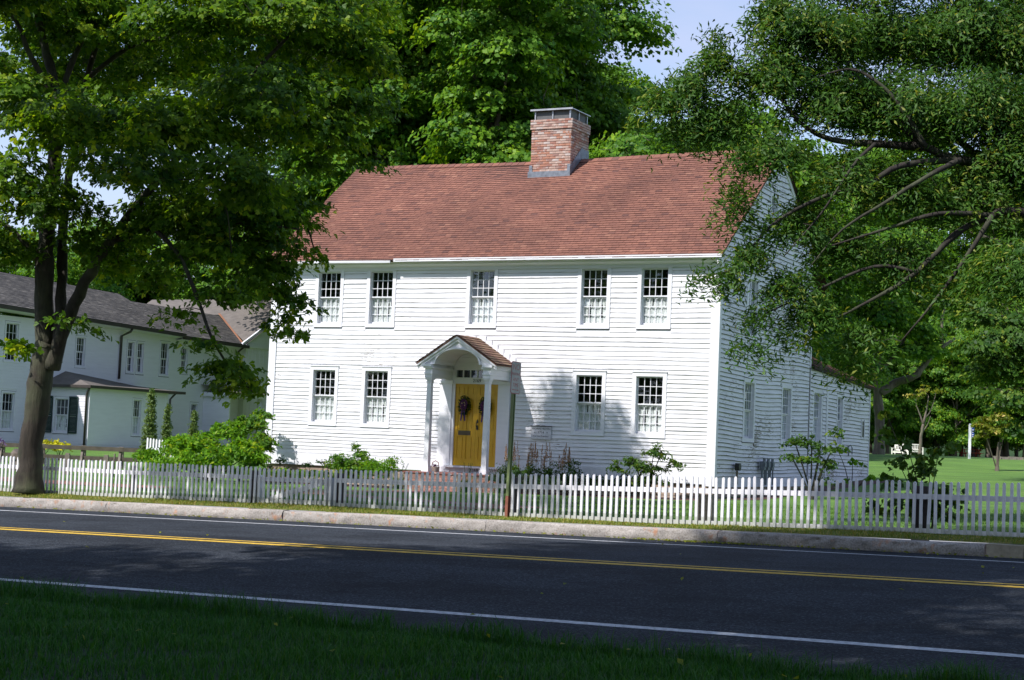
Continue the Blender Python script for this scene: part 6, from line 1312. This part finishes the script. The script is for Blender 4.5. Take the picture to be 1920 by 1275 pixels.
make_tree('bare_sapling', 'thin pale multi-stemmed sapling with few yellow-green leaves before the forest edge', 'sapling', (x, y, G(x, y)), [(33.86, 138.00, 0.43), (33.91, 138.00, 1.87), (34.06, 138.00, 2.97)], [([(34.06, 138.00, 2.97), (33.73, 138.00, 3.84), (33.45, 138.00, 4.48)], .09, .03), ([(34.06, 138.00, 2.97), (34.33, 138.00, 4.30), (34.44, 138.00, 5.31)], .10, .03), ([(34.14, 138.00, 3.41), (34.65, 138.00, 4.09), (34.97, 138.00, 5.20)], .07, .02), ([(33.95, 138.00, 2.22), (34.37, 138.00, 2.85), (34.66, 138.00, 3.66)], .06, .02)],
  [(33.30, 138.00, 5.14, 0.70, 0.70, 0.60), (34.17, 138.00, 5.70, 0.79, 0.79, 0.67), (35.05, 138.00, 5.65, 0.53, 0.53, 0.45)], M['bark_far'], M['leaf_sap'], 190, dens=10, npc=22, Rr=.4, size=.22, shape='quad', tr=(.15, .10), twig=.02, aspect=.7)
r_ = struct(obj('low_stone_border', None)); 
for i in range(14):
    x = (.291+i*.0052)*100; y = 100+i*.2; mb = MB(); w_ = random.uniform(.35, .5); mb.box(-w_/2, w_/2, -.12, .12, -.1, .14+random.uniform(0, .05)); mb.build('border_stone', M['postpale'], r_, (x, y, G(x, y)), (0, 0, random.uniform(-.2, .2)))

# ============================================================ grass
def grass(name, u0, u1, v0, v1, n, h, mat, seed, w=.006, frustum=True, lean=(.2, 1.0), clump=0):
    rg = np.random.default_rng(seed); U = rg.uniform(u0, u1, n); Vv = rg.uniform(v0, v1, n)
    if clump: k = clump; cu, cv = rg.uniform(u0, u1, k), rg.uniform(v0, v1, k); i = rg.integers(0, k, n); U, Vv = cu[i]+rg.normal(0, .05, n), cv[i]+rg.normal(0, .05, n)
    X, Y = xy(U, vmap(U, Vv)) if v0 < 11 else xy(U, Vv)
    if frustum: m = (np.abs(X) < .36*Y+1.0) & (Y > 7.5); X, Y, U, Vv = X[m], Y[m], U[m], Vv[m]
    Z = (zroad(U, np.minimum(Vv, 10.9)) if v0 < 11 else gz(X, Y))-.005; n = len(X); hh = h*rg.uniform(.45, 1.15, n)*(1+.35*np.sin(X*3.1+np.sin(Y*2.3)*2)*np.sin(Y*2.7))
    return stuff(tag(obj(name, blades(name, np.c_[X, Y, Z], hh, np.full(n, w)*rg.uniform(.7, 1.3, n), rg.uniform(*lean, n), mat, rg, tint=rg.uniform(.25, 1.0, n) if 'verge' in name else None)), *GL_[name]))
GL_ = {'near_grass': ('uncut shaded grass in the foreground at the near edge of the road', 'grass'), 'tall_near_grass': ('longer grass tufts overhanging the road edge', 'grass'), 'verge_grass': ('half dry sunlit grass strip between kerb and picket fence', 'grass'), 'lawn_grass': ('mown lawn grass behind the picket fence', 'grass')}
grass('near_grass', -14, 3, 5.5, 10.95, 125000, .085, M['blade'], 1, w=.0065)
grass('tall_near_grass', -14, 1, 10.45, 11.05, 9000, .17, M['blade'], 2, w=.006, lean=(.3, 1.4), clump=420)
grass('verge_grass', -32, -2, 21.6, 22.62, 45000, .055, M['blade_dry'], 3, w=.008, lean=(.4, 1.6))
grass('lawn_grass', -30, 2, 22.6, 34, 75000, .045, M['lawn_blade'], 4, w=.010, lean=(.4, 1.4))

# fallen leaves and litter along the kerb foot, on the verge and on the near grass
rg = np.random.default_rng(77); U = np.r_[rg.uniform(-27, -5, 420), rg.normal(-9.6, .6, 160), rg.uniform(-27, -4, 160), rg.uniform(-14, -1, 34), rg.uniform(-20, -3, 26)]
Vv = np.r_[21.36-np.abs(rg.normal(0, .05, 420)), 21.33-np.abs(rg.normal(0, .07, 160)), rg.uniform(21.6, 22.5, 160), rg.uniform(7.5, 11.6, 34), rg.uniform(12, 21, 26)]
X, Y = xy(U, np.where(Vv < 11.6, vmap(U, Vv), Vv)); Z = np.where(Vv < 11, zroad(U, np.minimum(Vv, 10.9)), gz(X, Y))+.012+rg.uniform(0, .01, len(X))+np.where(Vv < 11, .05, 0)
nn = np.c_[rg.normal(0, .35, len(X)), rg.normal(0, .35, len(X)), np.ones(len(X))]
stuff(tag(obj('fallen_leaves', leafmesh('fallen_leaves', np.c_[X, Y, Z], nn, .05, M['leaf_sap'], rg, 'quad', rg.uniform(.25, .8, len(X)), aspect=.7)), 'dry fallen leaves gathered along the foot of the granite kerb', 'leaves'))
